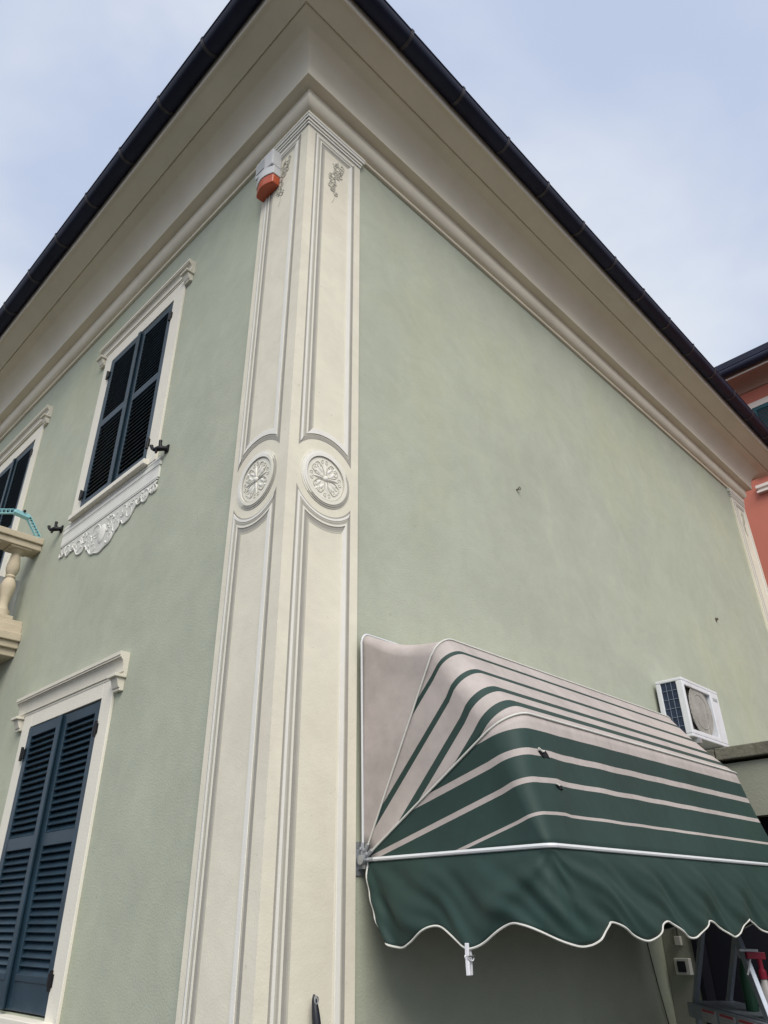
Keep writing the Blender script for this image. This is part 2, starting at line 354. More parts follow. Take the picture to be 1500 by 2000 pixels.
# half-round gutter
GC, GZ, GR = 0.623, 7.305, 0.074
gp = [(GC - GR * math.cos(PI * k / 14), GZ - GR * math.sin(PI * k / 14)) for k in range(15)]
lip = [(GC + GR + 0.008 * math.sin(a) , GZ + 0.008 * (1 - math.cos(a))) for a in [PI * 2 * k / 8 for k in range(7)]]
gin = [(GC - (GR - 0.004) * math.cos(PI * k / 14), GZ - (GR - 0.004) * math.sin(PI * k / 14)) for k in range(14, -1, -1)]
gut = sweep(gp + lip + gin, closed=True).build('gutter', 'gutter', villa, smooth=50)
def gstrap(right, s):
    mb = MB(); w = 0.014; ro = GR + 0.005; A = []
    pts = [(GC - ro * math.cos(PI * k / 12), GZ - ro * math.sin(PI * k / 12)) for k in range(13)] + [(GC + ro + 0.006, GZ + 0.02), (GC + ro - 0.012, GZ + 0.024)]
    n = len(pts); v = []
    for ds in (-w, w):
        for t, z in pts: v.append((s + ds, -t, z) if right else (-t, s + ds, z))
    for ds in (-w, w):
        for t, z in pts:
            t2 = GC + (t - GC) * 0.955; z2 = GZ + (z - GZ) * 0.955
            v.append((s + ds, -t2, z2) if right else (-t2, s + ds, z2))
    f = []
    for i in range(n - 1): f += [(i, i + 1, n + i + 1, n + i), (i, 2 * n + i, 2 * n + i + 1, i + 1), (n + i, n + i + 1, 3 * n + i + 1, 3 * n + i)]
    mb.add(v, f); return mb.build('gutter_bracket', 'strap', gut, smooth=40)
for k in range(13): gstrap(True, 0.37 + 0.6 * k)
for k in range(13): gstrap(False, 0.451 + 0.625 * k)

# ---------------- corner pilasters with painted mouldings
PW, PT = 0.483, 0.02
CU, CZ = 0.24, 3.66
UL, UR, WA, WB = 0.046, 0.425, 0.094, 0.063
def panel(tau, upper, ztop=6.484, zbot=0.45):
    """four sides of a panel outline shrunk inwards by tau (0..1)"""
    l = UL + tau * WA; r = UR - tau * WB
    if upper:
        R = 0.238 + tau * WB * 1.05; t = ztop - tau * WA
        zl = CZ + math.sqrt(max(1e-6, R * R - (l - CU) ** 2)); zr = CZ + math.sqrt(max(1e-6, R * R - (r - CU) ** 2))
        a0 = math.atan2(zr - CZ, r - CU); a1 = math.atan2(zl - CZ, l - CU)
        arc = [(CU + R * math.cos(a0 + (a1 - a0) * k / 20), CZ + R * math.sin(a0 + (a1 - a0) * k / 20)) for k in range(21)]
        return {'L': [(l, zl), (l, t)], 'T': [(l, t), (r, t)], 'R': [(r, t), (r, zr)], 'B': arc}
    R = 0.222 + tau * WA * 0.95; b = zbot + tau * WB
    zl = CZ - math.sqrt(max(1e-6, R * R - (l - CU) ** 2)); zr = CZ - math.sqrt(max(1e-6, R * R - (r - CU) ** 2))
    a0 = math.atan2(zl - CZ, l - CU); a1 = math.atan2(zr - CZ, r - CU)
    arc = [(CU + R * math.cos(a0 + (a1 - a0) * k / 20), CZ + R * math.sin(a0 + (a1 - a0) * k / 20)) for k in range(21)]
    return {'L': [(l, b), (l, zl)], 'T': arc, 'R': [(r, zr), (r, b)], 'B': [(r, b), (l, b)]}
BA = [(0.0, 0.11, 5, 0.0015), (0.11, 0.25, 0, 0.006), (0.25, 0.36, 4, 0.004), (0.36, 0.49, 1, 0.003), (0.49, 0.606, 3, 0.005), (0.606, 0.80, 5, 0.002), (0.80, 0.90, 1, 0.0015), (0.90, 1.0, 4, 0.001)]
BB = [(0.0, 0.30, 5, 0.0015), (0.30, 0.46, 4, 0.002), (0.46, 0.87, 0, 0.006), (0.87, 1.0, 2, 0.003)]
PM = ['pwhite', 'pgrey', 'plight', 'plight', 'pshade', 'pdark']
def scroll(c, r0, turns, a0, flip, mapf, h, n=16):
    return [mapf(c[0] + flip * r0 * (1 - 0.8 * k / n) * math.cos(a0 + turns * 2 * PI * k / n), c[1] + r0 * (1 - 0.8 * k / n) * math.sin(a0 + turns * 2 * PI * k / n), h) for k in range(n + 1)]
def make_pilaster(kind):
    if kind == 'R':
        mapf = lambda u, z, h: (u, -PT - h, z); e = (Vector((1, 0, 0)), Vector((0, -1, 0)))
        body = MB().box(-PT, PW, -PT, 0.0, 0, 6.64)
    elif kind == 'L':
        mapf = lambda u, z, h: (-PT - h, 0.484 - u, z); e = (Vector((0, -1, 0)), Vector((-1, 0, 0)))
        body = MB().box(-PT, 0, 0, 0.484, 0, 6.64)
    else:
        mapf = lambda u, z, h: (LX - 0.483 + u, -PT - h, z); e = (Vector((1, 0, 0)), Vector((0, -1, 0)))
        body = MB().box(LX - 0.483, LX, -PT, 0, 0, 6.64)
    P = body.build('pilaster', 'cream', villa)
    for upper in (True, False):
        mb = MB()
        for side in 'LTRB':
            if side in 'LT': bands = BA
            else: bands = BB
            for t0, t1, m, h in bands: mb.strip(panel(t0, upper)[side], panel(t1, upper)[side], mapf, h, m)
        mb.build('panel_moulding', PM, P)
    # horizontal capital lines under the cornice
    mb = MB(); um = 0.52
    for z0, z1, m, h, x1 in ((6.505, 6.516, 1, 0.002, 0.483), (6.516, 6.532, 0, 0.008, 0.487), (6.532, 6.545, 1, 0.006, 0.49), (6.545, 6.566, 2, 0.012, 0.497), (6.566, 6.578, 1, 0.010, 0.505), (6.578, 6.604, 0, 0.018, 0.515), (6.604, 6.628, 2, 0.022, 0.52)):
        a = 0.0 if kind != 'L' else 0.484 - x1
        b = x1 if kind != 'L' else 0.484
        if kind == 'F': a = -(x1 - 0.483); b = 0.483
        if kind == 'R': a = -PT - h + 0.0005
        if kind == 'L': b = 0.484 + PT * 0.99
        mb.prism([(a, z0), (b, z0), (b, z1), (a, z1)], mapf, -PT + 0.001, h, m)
    mb.build('capital', PM, P)
    if kind != 'F':
        # roundel
        mb = MB(); N = 56
        def ring(r0, r1, colf, h):
            for k in range(N):
                a, b = 2 * PI * k / N, 2 * PI * (k + 1) / N
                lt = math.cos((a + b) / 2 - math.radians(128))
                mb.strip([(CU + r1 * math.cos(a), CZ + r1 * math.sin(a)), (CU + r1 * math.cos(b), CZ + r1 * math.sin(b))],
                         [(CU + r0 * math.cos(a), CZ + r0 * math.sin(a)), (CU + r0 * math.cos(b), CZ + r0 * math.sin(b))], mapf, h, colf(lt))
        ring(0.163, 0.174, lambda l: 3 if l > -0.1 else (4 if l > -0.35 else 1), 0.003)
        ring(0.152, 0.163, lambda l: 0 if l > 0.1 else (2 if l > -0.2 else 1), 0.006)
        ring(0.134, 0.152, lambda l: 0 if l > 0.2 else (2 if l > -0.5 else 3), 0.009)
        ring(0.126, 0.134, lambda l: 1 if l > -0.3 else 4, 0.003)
        disc = [(CU + 0.126 * math.cos(2 * PI * k / N), CZ + 0.126 * math.sin(2 * PI * k / N)) for k in range(N)]
        mb.add([mapf(a, b, 0.002) for a, b in disc], [tuple(range(N))], 2)
        med = mb.build('medallion', PM, P)
        mb = MB()
        ex, en = e; ez = Vector((0, 0, 1))
        mb.blob(mapf(CU, CZ, 0.004), (ex * 0.017, ez * 0.017, en * 0.010), 10, 0)
        c = Vector(mapf(CU, CZ, 0.0025))
        def spiral(cen, d, t, r, sgn, turns, rad, mat):
            pts = []
            for k in range(17):
                w = k / 16; a_ = -0.4 + turns * 2 * PI * w; rr = r * (1 - 0.72 * w)
                pts.append(cen + d * rr * math.cos(a_) + t * sgn * rr * math.sin(a_))
            mb.tube(pts, [rad * (1 - 0.45 * k / 16) for k in range(17)], 5, mat)
        for q in range(4):
            a = PI / 4 + q * PI / 2 + 0.12
            d = ex * math.cos(a) + ez * math.sin(a); t = -ex * math.sin(a) + ez * math.cos(a)
            for sgn in (-1, 1):
                stem_ = [c + d * (0.018 + 0.066 * k / 8) + t * sgn * (0.004 + 0.032 * math.sin(k / 8 * PI * 0.62)) for k in range(9)]
                mb.tube(stem_, 0.0028, 5, 4)
                spiral(c + d * 0.084 + t * sgn * 0.019, d, t, 0.021, sgn, 1.15, 0.0030, 4)
                mb.blob(c + d * 0.060 + t * sgn * 0.014, (d * 0.024, t * 0.009, en * 0.003), 8, 0)
            mb.blob(c + d * 0.102, (d * 0.012, t * 0.006, en * 0.003), 8, 0)
            a2 = a + PI / 4; d2 = ex * math.cos(a2) + ez * math.sin(a2); t2 = -ex * math.sin(a2) + ez * math.cos(a2)
            for sgn in (-1, 1): spiral(c + d2 * 0.098 + t2 * sgn * 0.013, d2, t2, 0.013, sgn, 1.0, 0.0024, 4)
            mb.tube([c + d2 * (0.02 + 0.07 * k / 5) for k in range(6)], [0.004, 0.006, 0.007, 0.006, 0.004, 0.002], 6, 0)
        mb.build('rosette', PM, med, smooth=True)
    # painted spray of leaves at the panel head
    mb = MB(); h = 0.0015; rnd = random.Random(3)
    stem = []
    for k in range(26):
        w = k / 25; stem.append((0.262 - 0.055 * w + 0.022 * math.sin(w * 9.0), 6.36 - 0.47 * w))
    mb.tube([mapf(a, b, h) for a, b in stem], [0.0050 - 0.0035 * k / 25 for k in range(26)], 5, 4)
    for k in range(1, 20):
        u, z = stem[k]; sg = 1 if k % 2 else -1; r = 0.030 - 0.0008 * k + 0.008 * math.sin(k * 2.1)
        mb.tube(scroll((u + sg * r * 0.95, z), r, 0.95, PI if sg > 0 else PI, sg, mapf, h, 12), 0.0036, 5, (4, 4, 1)[k % 3])
        for q in range(3):
            a = rnd.uniform(0, 2 * PI); ex, en = e; ez = Vector((0, 0, 1)); d = ex * math.cos(a) + ez * math.sin(a)
            mb.blob(mapf(u + sg * r * rnd.uniform(0.6, 1.6), z + rnd.uniform(-0.02, 0.02), 0.001), (d * 0.015, en.cross(d) * 0.006, en * 0.003), 6, rnd.choice((1, 4, 4)))
    mb.build('leaf_spray', PM, P, smooth=True)
    return P
make_pilaster('R'); make_pilaster('L'); make_pilaster('F')

# ---------------- window surrounds and shutters on the side wall
def lintel_mb(y0, y1, zt, h, pj):
    mb = MB()
    pf = [(0.0, zt - h), (pj * 0.34, zt - h), (pj * 0.34, zt - h + 0.016), (pj * 0.46, zt - h + 0.016), (pj * 0.46, zt - h + 0.028)]
    for k in range(1, 7):
        a = PI / 2 * k / 6; pf.append((pj * (0.46 + 0.30 * (1 - math.cos(a))), zt - h + 0.028 + (h - 0.072) * math.sin(a)))
    pf += [(pj * 0.76, zt - 0.036), (pj * 0.92, zt - 0.036), (pj * 0.92, zt - 0.024), (pj, zt - 0.024), (pj, zt - 0.002), (pj - 0.003, zt), (0, zt)]
    n = len(pf); v = [(-t, y0, z) for t, z in pf] + [(-t, y1, z) for t, z in pf]
    mb.add(v, [(i, i + 1, n + i + 1, n + i) for i in range(n - 1)] + [tuple(range(n)), tuple(range(n, 2 * n))[::-1]]); return mb
def surround(c, zb, zt, ltop, lh, hwf, hwl, jamb_bottom, brk):
    S = MB().box(-0.018, 0, c + HW, c + hwf, jamb_bottom, zt + 0.13).box(-0.018, 0, c - hwf, c - HW, jamb_bottom, zt + 0.13).box(-0.018, 0, c - HW, c + HW, zt, zt + 0.13).build('window_surround', 'frame', villa, bevel=0.003)
    pj = 0.062
    lintel_mb(c - hwl + 0.005, c + hwl - 0.005, ltop, lh, pj).build('lintel', 'trim', S, smooth=30)
    for s in (-1, 1):
        y = c + s * (hwl - 0.052); mb = MB()
        mb.box(-pj * 0.98 - 0.010, 0.0, y - 0.050, y + 0.056, ltop - lh - 0.018, ltop - lh - 0.0005)
        z1 = ltop - lh - 0.018
        pf = [(0.0, z1 - brk), (0.026, z1 - brk), (0.026, z1 - brk + 0.014), (0.034, z1 - brk + 0.018), (0.040, z1 - brk * 0.55), (0.052, z1 - 0.010), (0.052, z1 - 0.0005), (0, z1 - 0.0005)]
        n = len(pf); mb.add([(-t, y - 0.036, z) for t, z in pf] + [(-t, y + 0.042, z) for t, z in pf], [(i, (i + 1) % n, n + (i + 1) % n, n + i) for i in range(n)] + [tuple(range(n)), tuple(range(n, 2 * n))[::-1]])
        mb.build('corbel', 'trim', S, bevel=0.003)
    return S
slat_cache = {}
def shutter(c, zb, zt, leaf, zmid, nup, nlo, botrail, tilt=0.0):
    """one louvred leaf; leaf=-1 is the leaf on the side of the corner"""
    y0, y1 = (c - HW + 0.006, c - 0.004) if leaf < 0 else (c + 0.004, c + HW - 0.006)
    x0, x1 = (-0.012, 0.030) if leaf < 0 else (-0.022, 0.020)
    st = 0.062; mb = MB()
    mb.box(x0, x1, y0, y0 + st, zb + 0.01, zt - 0.008); mb.box(x0, x1, y1 - st, y1, zb + 0.01, zt - 0.008)
    mb.box(x0 + 0.002, x1 - 0.002, y0 + st, y1 - st, zt - 0.075, zt - 0.0085)
    mb.box(x0 + 0.002, x1 - 0.002, y0 + st, y1 - st, zmid - 0.036, zmid + 0.036)
    mb.box(x0 + 0.002, x1 - 0.002, y0 + st, y1 - st, zb + 0.0105, zb + botrail)
    if botrail > 0.12: mb.box(x0 - 0.003, x1 - 0.004, y0 + st - 0.01, y1 - st + 0.01, zb + botrail - 0.03, zb + botrail + 0.004)
    if leaf > 0: mb.box(x0 - 0.012, x0, y0 - 0.022, y0 + 0.02, zb + 0.012, zt - 0.01)
    S = mb.build('shutter', 'navy', villa, bevel=0.003)
    w = y1 - y0 - 2 * st; key = round(w, 4)
    if key not in slat_cache:
        m2 = MB(); ca, sa = math.cos(math.radians(50)), math.sin(math.radians(50)); hw, ht = 0.026, 0.0035
        v = []
        for yy in (-w / 2 - 0.004, w / 2 + 0.004):
            for a, b in ((-hw, -ht), (hw, -ht), (hw, ht), (-hw, ht)): v.append((a * ca - b * sa, yy, a * sa + b * ca))
        m2.add(v, [(0, 1, 2, 3), (7, 6, 5, 4), (0, 4, 5, 1), (1, 5, 6, 2), (2, 6, 7, 3), (3, 7, 4, 0)])
        ob = m2.build('slat', 'navy', S, local=(0, 0, 0)); slat_cache[key] = ob; first = True
    else: first = False
    def put(z):
        nonlocal first
        p = ((x0 + x1) / 2 + 0.001, (y0 + y1) / 2, z)
        if first: slat_cache[key].location = p; first = False
        else: copy_obj(slat_cache[key], S, p)
    for k in range(nup): put(zmid + 0.036 + (zt - 0.075 - zmid - 0.036) * (k + 0.5) / nup)
    for k in range(nlo): put(zb + botrail + (zmid - 0.036 - zb - botrail) * (k + 0.5) / nlo)
    # strap hinges
    for z in (zb + 0.16, zt - 0.18):
        yh = y0 - 0.001 if leaf < 0 else y1 + 0.001; s = -1 if leaf < 0 else 1
        h = MB(); h.box(x0 - 0.012, x0 - 0.0005, min(yh - s * 0.03, yh + s * 0.028), max(yh - s * 0.03, yh + s * 0.028), z - 0.028, z + 0.028)
        h.tube([(x0 - 0.012, yh + s * 0.006, z - 0.045), (x0 - 0.012, yh + s * 0.006, z + 0.045)], 0.010, 8)
        h.build('hinge', 'iron', S)
    return S
for wi, (c, zb, zt) in enumerate(WINS):
    MB().box(0.28, 0.285, c - HW, c + HW, zb, zt).build('window_pane', 'glass', villa)
# ground-floor window
S0 = surround(*WINS[0], 2.985, 0.135, 0.655, 0.765, 1.0, 0.075)
shutter(*WINS[0], -1, 2.01, 16, 16, 0.17); shutter(*WINS[0], 1, 2.01, 16, 16, 0.17)
MB().box(-0.08, 0.25, WINS[0][0] - 0.62, WINS[0][0] + 0.62, 1.10, 1.16).build('sill', 'frame', S0, bevel=0.004)
# first-floor window
S1 = surround(*WINS[1], 6.262, 0.115, 0.67, 0.775, 4.385, 0.07)
shutter(*WINS[1], -1, 5.27, 18, 18, 0.09); shutter(*WINS[1], 1, 5.27, 18, 18, 0.09)
MB().box(-0.055, 0.25, 1.60, 2.79, 4.385, 4.426).build('sill', 'frame', S1, bevel=0.003)
# balcony door
S2 = surround(*WINS[2], 6.255, 0.115, 0.66, 0.775, 3.735, 0.07)
shutter(*WINS[2], -1, 4.95, 26, 26, 0.12); shutter(*WINS[2], 1, 4.95, 26, 26, 0.12)
# carved apron below the first-floor window
mb = MB(); am = lambda y, z, h: (-h, y, z)
mb.prism([(1.44, 4.20), (2.92, 4.20), (2.92, 4.384), (1.44, 4.384)], am, 0.0, 0.010, 0)
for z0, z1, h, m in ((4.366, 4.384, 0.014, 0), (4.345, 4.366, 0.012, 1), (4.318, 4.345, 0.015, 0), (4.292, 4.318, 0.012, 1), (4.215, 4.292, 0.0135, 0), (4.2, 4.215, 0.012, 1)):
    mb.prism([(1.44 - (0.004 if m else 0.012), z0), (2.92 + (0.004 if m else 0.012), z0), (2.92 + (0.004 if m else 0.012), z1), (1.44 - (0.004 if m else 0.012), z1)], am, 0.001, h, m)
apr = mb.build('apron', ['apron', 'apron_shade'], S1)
edge = [(2.90, 4.20), (2.91, 4.12), (2.86, 4.115), (2.84, 4.15), (2.79, 4.09), (2.74, 4.10), (2.71, 4.145), (2.64, 4.09), (2.58, 4.03), (2.50, 4.02), (2.46, 4.055), (2.40, 4.01), (2.33, 3.945), (2.26, 3.93), (2.18, 3.91), (2.10, 3.93), (2.03, 3.945), (1.96, 4.01), (1.90, 4.055), (1.86, 4.02), (1.78, 4.03), (1.72, 4.09), (1.65, 4.145), (1.62, 4.10), (1.57, 4.09), (1.52, 4.15), (1.50, 4.115), (1.46, 4.12), (1.46, 4.20)]
def smooth2(P, n=5):
    o = [P[0]]
    for i in range(len(P) - 1):
        p0 = P[max(0, i - 1)]; p1 = P[i]; p2 = P[i + 1]; p3 = P[min(len(P) - 1, i + 2)]
        for k in range(1, n + 1):
            t = k / n; o.append(tuple(0.5 * (2 * p1[j] + (p2[j] - p0[j]) * t + (2 * p0[j] - 5 * p1[j] + 4 * p2[j] - p3[j]) * t * t + (3 * p1[j] - p0[j] - 3 * p2[j] + p3[j]) * t ** 3) for j in (0, 1)))
    return o
edge = [edge[0]] + smooth2(edge[1:-1]) + [edge[-1]]
mb = MB()
for i in range(len(edge) - 1):
    (ya, za), (yb2, zb2) = edge[i], edge[i + 1]
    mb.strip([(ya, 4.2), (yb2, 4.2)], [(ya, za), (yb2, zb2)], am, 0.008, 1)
rnd = random.Random(11)
def leafpts(c, r, a0, tu, fl): return [(c[0] + fl * r * (1 - 0.75 * k / 14) * math.cos(a0 + tu * 2 * PI * k / 14), c[1] + r * (1 - 0.75 * k / 14) * math.sin(a0 + tu * 2 * PI * k / 14)) for k in range(15)]
for s in (-1, 1):
    for (dy, z, r, a0, tu) in ((0.10, 4.10, 0.075, 0.5, 1.2), (0.22, 4.05, 0.065, 2.0, 1.1), (0.30, 4.14, 0.055, 4.0, 1.2), (0.40, 4.09, 0.06, 1.0, 1.2), (0.52, 4.14, 0.05, 3.0, 1.1), (0.60, 4.14, 0.042, 0.3, 1.2), (0.68, 4.155, 0.04, 2.4, 1.2), (0.13, 3.99, 0.055, 3.5, 1.0), (0.72, 4.14, 0.03, 5, 1)):
        mb.tube([am(a, b, 0.006) for a, b in leafpts((2.18 + s * dy, z), r, a0, tu, s)], [0.0075 - 0.004 * k / 14 for k in range(15)], 6, 0)
    for q in range(34):
        dy = rnd.uniform(0.02, 0.74); zlo = 3.96 + 0.2 * (dy / 0.74) ** 0.8; z = rnd.uniform(zlo, 4.18); a = rnd.uniform(0, PI); r = rnd.uniform(0.010, 0.022)
        d = Vector((0, math.cos(a), math.sin(a))); mb.blob((-0.010, 2.18 + s * dy, z), (d * r, Vector((0, -math.sin(a), math.cos(a))) * r * 0.45, Vector((0.003, 0, 0))), 6, 0)
mb.blob((-0.01, 2.18, 4.06), ((0, 0.055, 0), (0, 0, 0.08), (0.010, 0, 0)), 12, 0)
mb.tube([am(a, b, 0.005) for a, b in edge[1:-1]], 0.007, 6, 0)
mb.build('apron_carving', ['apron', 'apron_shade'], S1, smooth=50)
# cast-iron shutter stops either side of the first-floor window
for y in (1.375, 3.02):
    mb = MB(); z = 4.415
    mb.box(-0.012, 0.0, y - 0.02, y + 0.02, z - 0.028, z + 0.028)
    mb.tube([(0, y, z), (-0.03, y + 0.006, z - 0.004), (-0.055, y + 0.022, z - 0.008), (-0.07, y + 0.05, z - 0.012)], [0.018, 0.019, 0.02, 0.015], 8)
    mb.tube([(-0.045, y + 0.015, z - 0.004), (-0.052, y + 0.018, z + 0.03), (-0.05, y + 0.022, z + 0.058)], [0.016, 0.012, 0.013], 8)
    mb.tube([(-0.07, y + 0.05, z - 0.012), (-0.078, y + 0.075, z + 0.006), (-0.08, y + 0.085, z + 0.032)], [0.014, 0.011, 0.014], 8)
    mb.tube([(-0.06, y + 0.03, z - 0.008), (-0.066, y + 0.036, z - 0.045)], [0.013, 0.007], 8)
    mb.build('shutter_stop', 'iron', villa, smooth=50)

# ---------------- balcony (only its return railing is in view)
BY, BX = 3.40, 1.05
bal = MB().box(-BX, 0, BY + 0.02, 6.3, 3.42, 3.48).box(-BX - 0.03, 0, BY - 0.01, 6.33, 3.48, 3.535).box(-BX - 0.055, 0, BY - 0.035, 6.355, 3.535, 3.60).build('balcony', 'stone', villa, bevel=0.006)
MB().box(-BX, -0.0, BY, BY + 0.2, 3.60, 3.675).box(-BX, 0, BY + 0.02, BY + 0.18, 3.675, 3.715).build('plinth', 'stone', bal, bevel=0.005)
MB().box(-BX, -0.0, BY, BY + 0.2, 4.345, 4.40).box(-BX - 0.02, 0, BY - 0.02, BY + 0.22, 4.40, 4.455).build('handrail', 'stone', bal, bevel=0.006)
MB().box(-BX - 0.0, -BX + 0.2, BY + 0.225, 6.1, 3.60, 3.70).build('plinth', 'stone', bal, bevel=0.005)
MB().box(-BX - 0.02, -BX + 0.2, BY + 0.225, 6.1, 4.345, 4.45).build('handrail', 'stone', bal, bevel=0.006)
bp = [(0.06, 0.0), (0.06, 0.05), (0.045, 0.055), (0.038, 0.08), (0.034, 0.11), (0.042, 0.17), (0.056, 0.235), (0.058, 0.27), (0.046, 0.31), (0.033, 0.33), (0.040, 0.345), (0.033, 0.36), (0.046, 0.385), (0.054, 0.42), (0.050, 0.46), (0.036, 0.53), (0.032, 0.555), (0.045, 0.57), (0.06, 0.58), (0.06, 0.585)]
def baluster(x, y):
    mb = MB().lathe(bp, (x, y, 3.745), 20)
    b = mb.build('baluster', 'stone', bal, smooth=45)
    MB().box(x - 0.075, x + 0.075, y - 0.075, y + 0.075, 3.7155, 3.7445).build('baluster_foot', 'stone', bal, bevel=0.003); MB().box(x - 0.085, x + 0.085, y - 0.085, y + 0.085, 4.3305, 4.3445).build('baluster_cap', 'stone', bal, bevel=0.003)
for x in (-0.155, -0.40, -0.645): baluster(x, BY + 0.1)
MB().box(-BX, -BX + 0.2, BY - 0.0, BY + 0.2, 3.7155, 4.344).build('corner_post', 'stone', bal, bevel=0.006)

# ------------------------------------------------------------------ siren on the pilaster
si = thing('alarm_siren', 'white alarm siren box with orange lens at top of pilaster', 'siren', (0, 0.34, 6.0))
def curved(z0, z1, y0, y1, d0, d1):
    """front bulges in plan"""
    n = 10; v = []
    for z in (z0, z1):
        v += [(-0.021, y0, z)] + [(-(d0 + (d1 - d0) * math.sin(PI * k / n)), y0 + (y1 - y0) * k / n, z) for k in range(n + 1)] + [(-0.021, y1, z)]
    m = n + 3; return MB().add(v, [tuple(range(m)), tuple(range(m, 2 * m))[::-1]] + [(i, (i + 1) % m, m + (i + 1) % m, m + i) for i in range(m)])
MB().box(-0.105, -0.021, 0.27, 0.475, 6.29, 6.46).build('housing', 'sirenwhite', si, bevel=0.008)
MB().box(-0.110, -0.106, 0.365, 0.455, 6.32, 6.43).build('front_panel', 'sirengrey', si, bevel=0.001)
curved(6.205, 6.287, 0.27, 0.475, 0.085, 0.115).build('skirt', 'sirenwhite', si, bevel=0.004)
curved(6.115, 6.2045, 0.274, 0.471, 0.08, 0.11).build('lens', 'orange', si, bevel=0.008)

# ------------------------------------------------------------------ awning
AX0, AX1, AZ = 0.52, 2.93, 1.81
PV = (0, -0.03, AZ)
aw = thing('awning', 'green and beige striped hooped awning with scalloped valance on the side wall', 'awning', ((AX0 + AX1) / 2, 0, AZ))
aw_base = BASE[aw.name]
pl = (PV[0] - aw_base.x, PV[1] - aw_base.y, PV[2] - aw_base.z)
HOOPS = [(89.0, 1.03, 0.045), (61.5, 1.03, 0.10), (31.0, 0.985, 0.14), (0.0, 0.965, 0.03)]
NA, NC, NF = 14, 10, 40
def hoop_pts(i, off=0.0):
    th, R, rho = HOOPS[i]; th = math.radians(th); lean = 0.03 if i == 0 else 0.0
    prof = []   # (x, r)
    for k in range(NA): prof.append((AX0, 0.05 + (R - rho - 0.05) * k / NA))
    for k in range(NC + 1): a = PI / 2 * k / NC; prof.append((AX0 + rho * (1 - math.cos(a)), R - rho + rho * math.sin(a)))
    for k in range(1, NF): prof.append((AX0 + rho + (AX1 - AX0 - 2 * rho) * k / NF, R))
    for k in range(NC + 1): a = PI / 2 * (1 - k / NC); prof.append((AX1 - rho * (1 - math.cos(a)), R - rho + rho * math.sin(a)))
    for k in range(NA - 1, -1, -1): prof.append((AX1, 0.05 + (R - rho - 0.05) * k / NA))
    o = []
    for x, r in prof:
        w = max(0, r) / R
        xx = x - lean * w if x < 1.7 else x + lean * w
        ex = -off if abs(x - AX0) < 1e-6 else (off if abs(x - AX1) < 1e-6 else 0)
        rr = r + (off if not (abs(x - AX0) < 1e-6 or abs(x - AX1) < 1e-6) else 0)
        o.append(Vector((xx + ex, PV[1] - rr * math.cos(th), PV[2] + rr * math.sin(th))))
    return o
GM = [fabric('awning_cloth_upper', 75, [], BEIGE, FGREEN, pl),
      fabric('awning_cloth_middle', 46.2, [(0.166, 0.190), (0.034, 0.062), (-0.099, -0.060), (-0.206, -0.162)], BEIGE, FGREEN, pl),
      fabric('awning_cloth_lower', 15.5, [(0.200, 0.33), (0.088, 0.116), (-0.020, 0.003), (-0.145, -0.134)], FGREEN, BEIGE, pl)]
GORE = {}
for gI in range(3):
    A = hoop_pts(gI); B = hoop_pts(gI + 1); NV = 16; mb = MB(); n = len(A); v = []
    for j in range(NV + 1):
        w = j / NV
        for i in range(n):
            p = A[i].lerp(B[i], w)
            # light sag of the cloth between two hoops towards the pivot line
            q = Vector((p.x, PV[1], PV[2])); rad = p - q; sag = math.sin(PI * w)
            k = (0.035 if gI == 0 else 0.012) * sag * min(1, rad.length)
            if rad.length > 1e-4: p = p - rad.normalized() * k
            onend = (i < NA or i >= n - NA)
            if onend: p.x += (0.012 * sag * min(1, rad.length * 1.2)) * (1 if i < NA else -1)
            if gI == 2:      # drag creases that run into the front corner
                dxl = (p.x - AX0)
                cr = 0.010 * math.exp(-((dxl - 0.12 - 0.10 * (1 - w)) / 0.05) ** 2) * sag - 0.009 * math.exp(-((dxl - 0.20 - 0.16 * (1 - w)) / 0.05) ** 2) * sag
                cr += 0.006 * math.sin(dxl * 21 + w * 5) * sag * math.exp(-dxl / 0.9) if not onend else 0
                p.y -= cr
            v.append(p)
    f = []
    for j in range(NV):
        for i in range(n - 1): f.append((j * n + i, j * n + i + 1, (j + 1) * n + i + 1, (j + 1) * n + i))
    GORE[gI] = list(v)
    mb.add(v, f); ob = mb.build('canopy_panel', GM[gI], aw, smooth=60)
    sm = ob.modifiers.new('cloth', 'SOLIDIFY'); sm.thickness = 0.0015; sm.offset = -1
for i in range(4):
    pts = hoop_pts(i, 0.003); r = (0.0055, 0.0042, 0.0048, 0.0085)[i]
    MB().tube(pts, r, 8).build('hoop', 'tube' if i in (0, 3) else 'piping', aw, smooth=True)
# valance
th3, R3, _ = HOOPS[3]
def perim(rho):
    o = [(AX0, PV[1] - 0.03 - (R3 - 0.03 - rho) * k / 60) for k in range(60)]
    for k in range(0, 25): a = PI / 2 * k / 24; o.append((AX0 + rho * (1 - math.cos(a)), PV[1] - R3 + rho - rho * math.sin(a)))
    o += [(AX0 + rho + (AX1 - AX0 - 2 * rho) * k / 130, PV[1] - R3) for k in range(1, 130)]
    for k in range(0, 25): a = PI / 2 * (1 - k / 24); o.append((AX1 - rho * (1 - math.cos(a)), PV[1] - R3 + rho - rho * math.sin(a)))
    return o + [(AX1, PV[1] - R3 + rho + (R3 - 0.03 - rho) * k / 60) for k in range(1, 61)]
per = perim(0.03); perb = perim(0.15)
plen = [0.0]
for a, b in zip(perb[:-1], perb[1:]): plen.append(plen[-1] + math.hypot(b[0] - a[0], b[1] - a[1]))
corner = (plen[60] + plen[84]) / 2
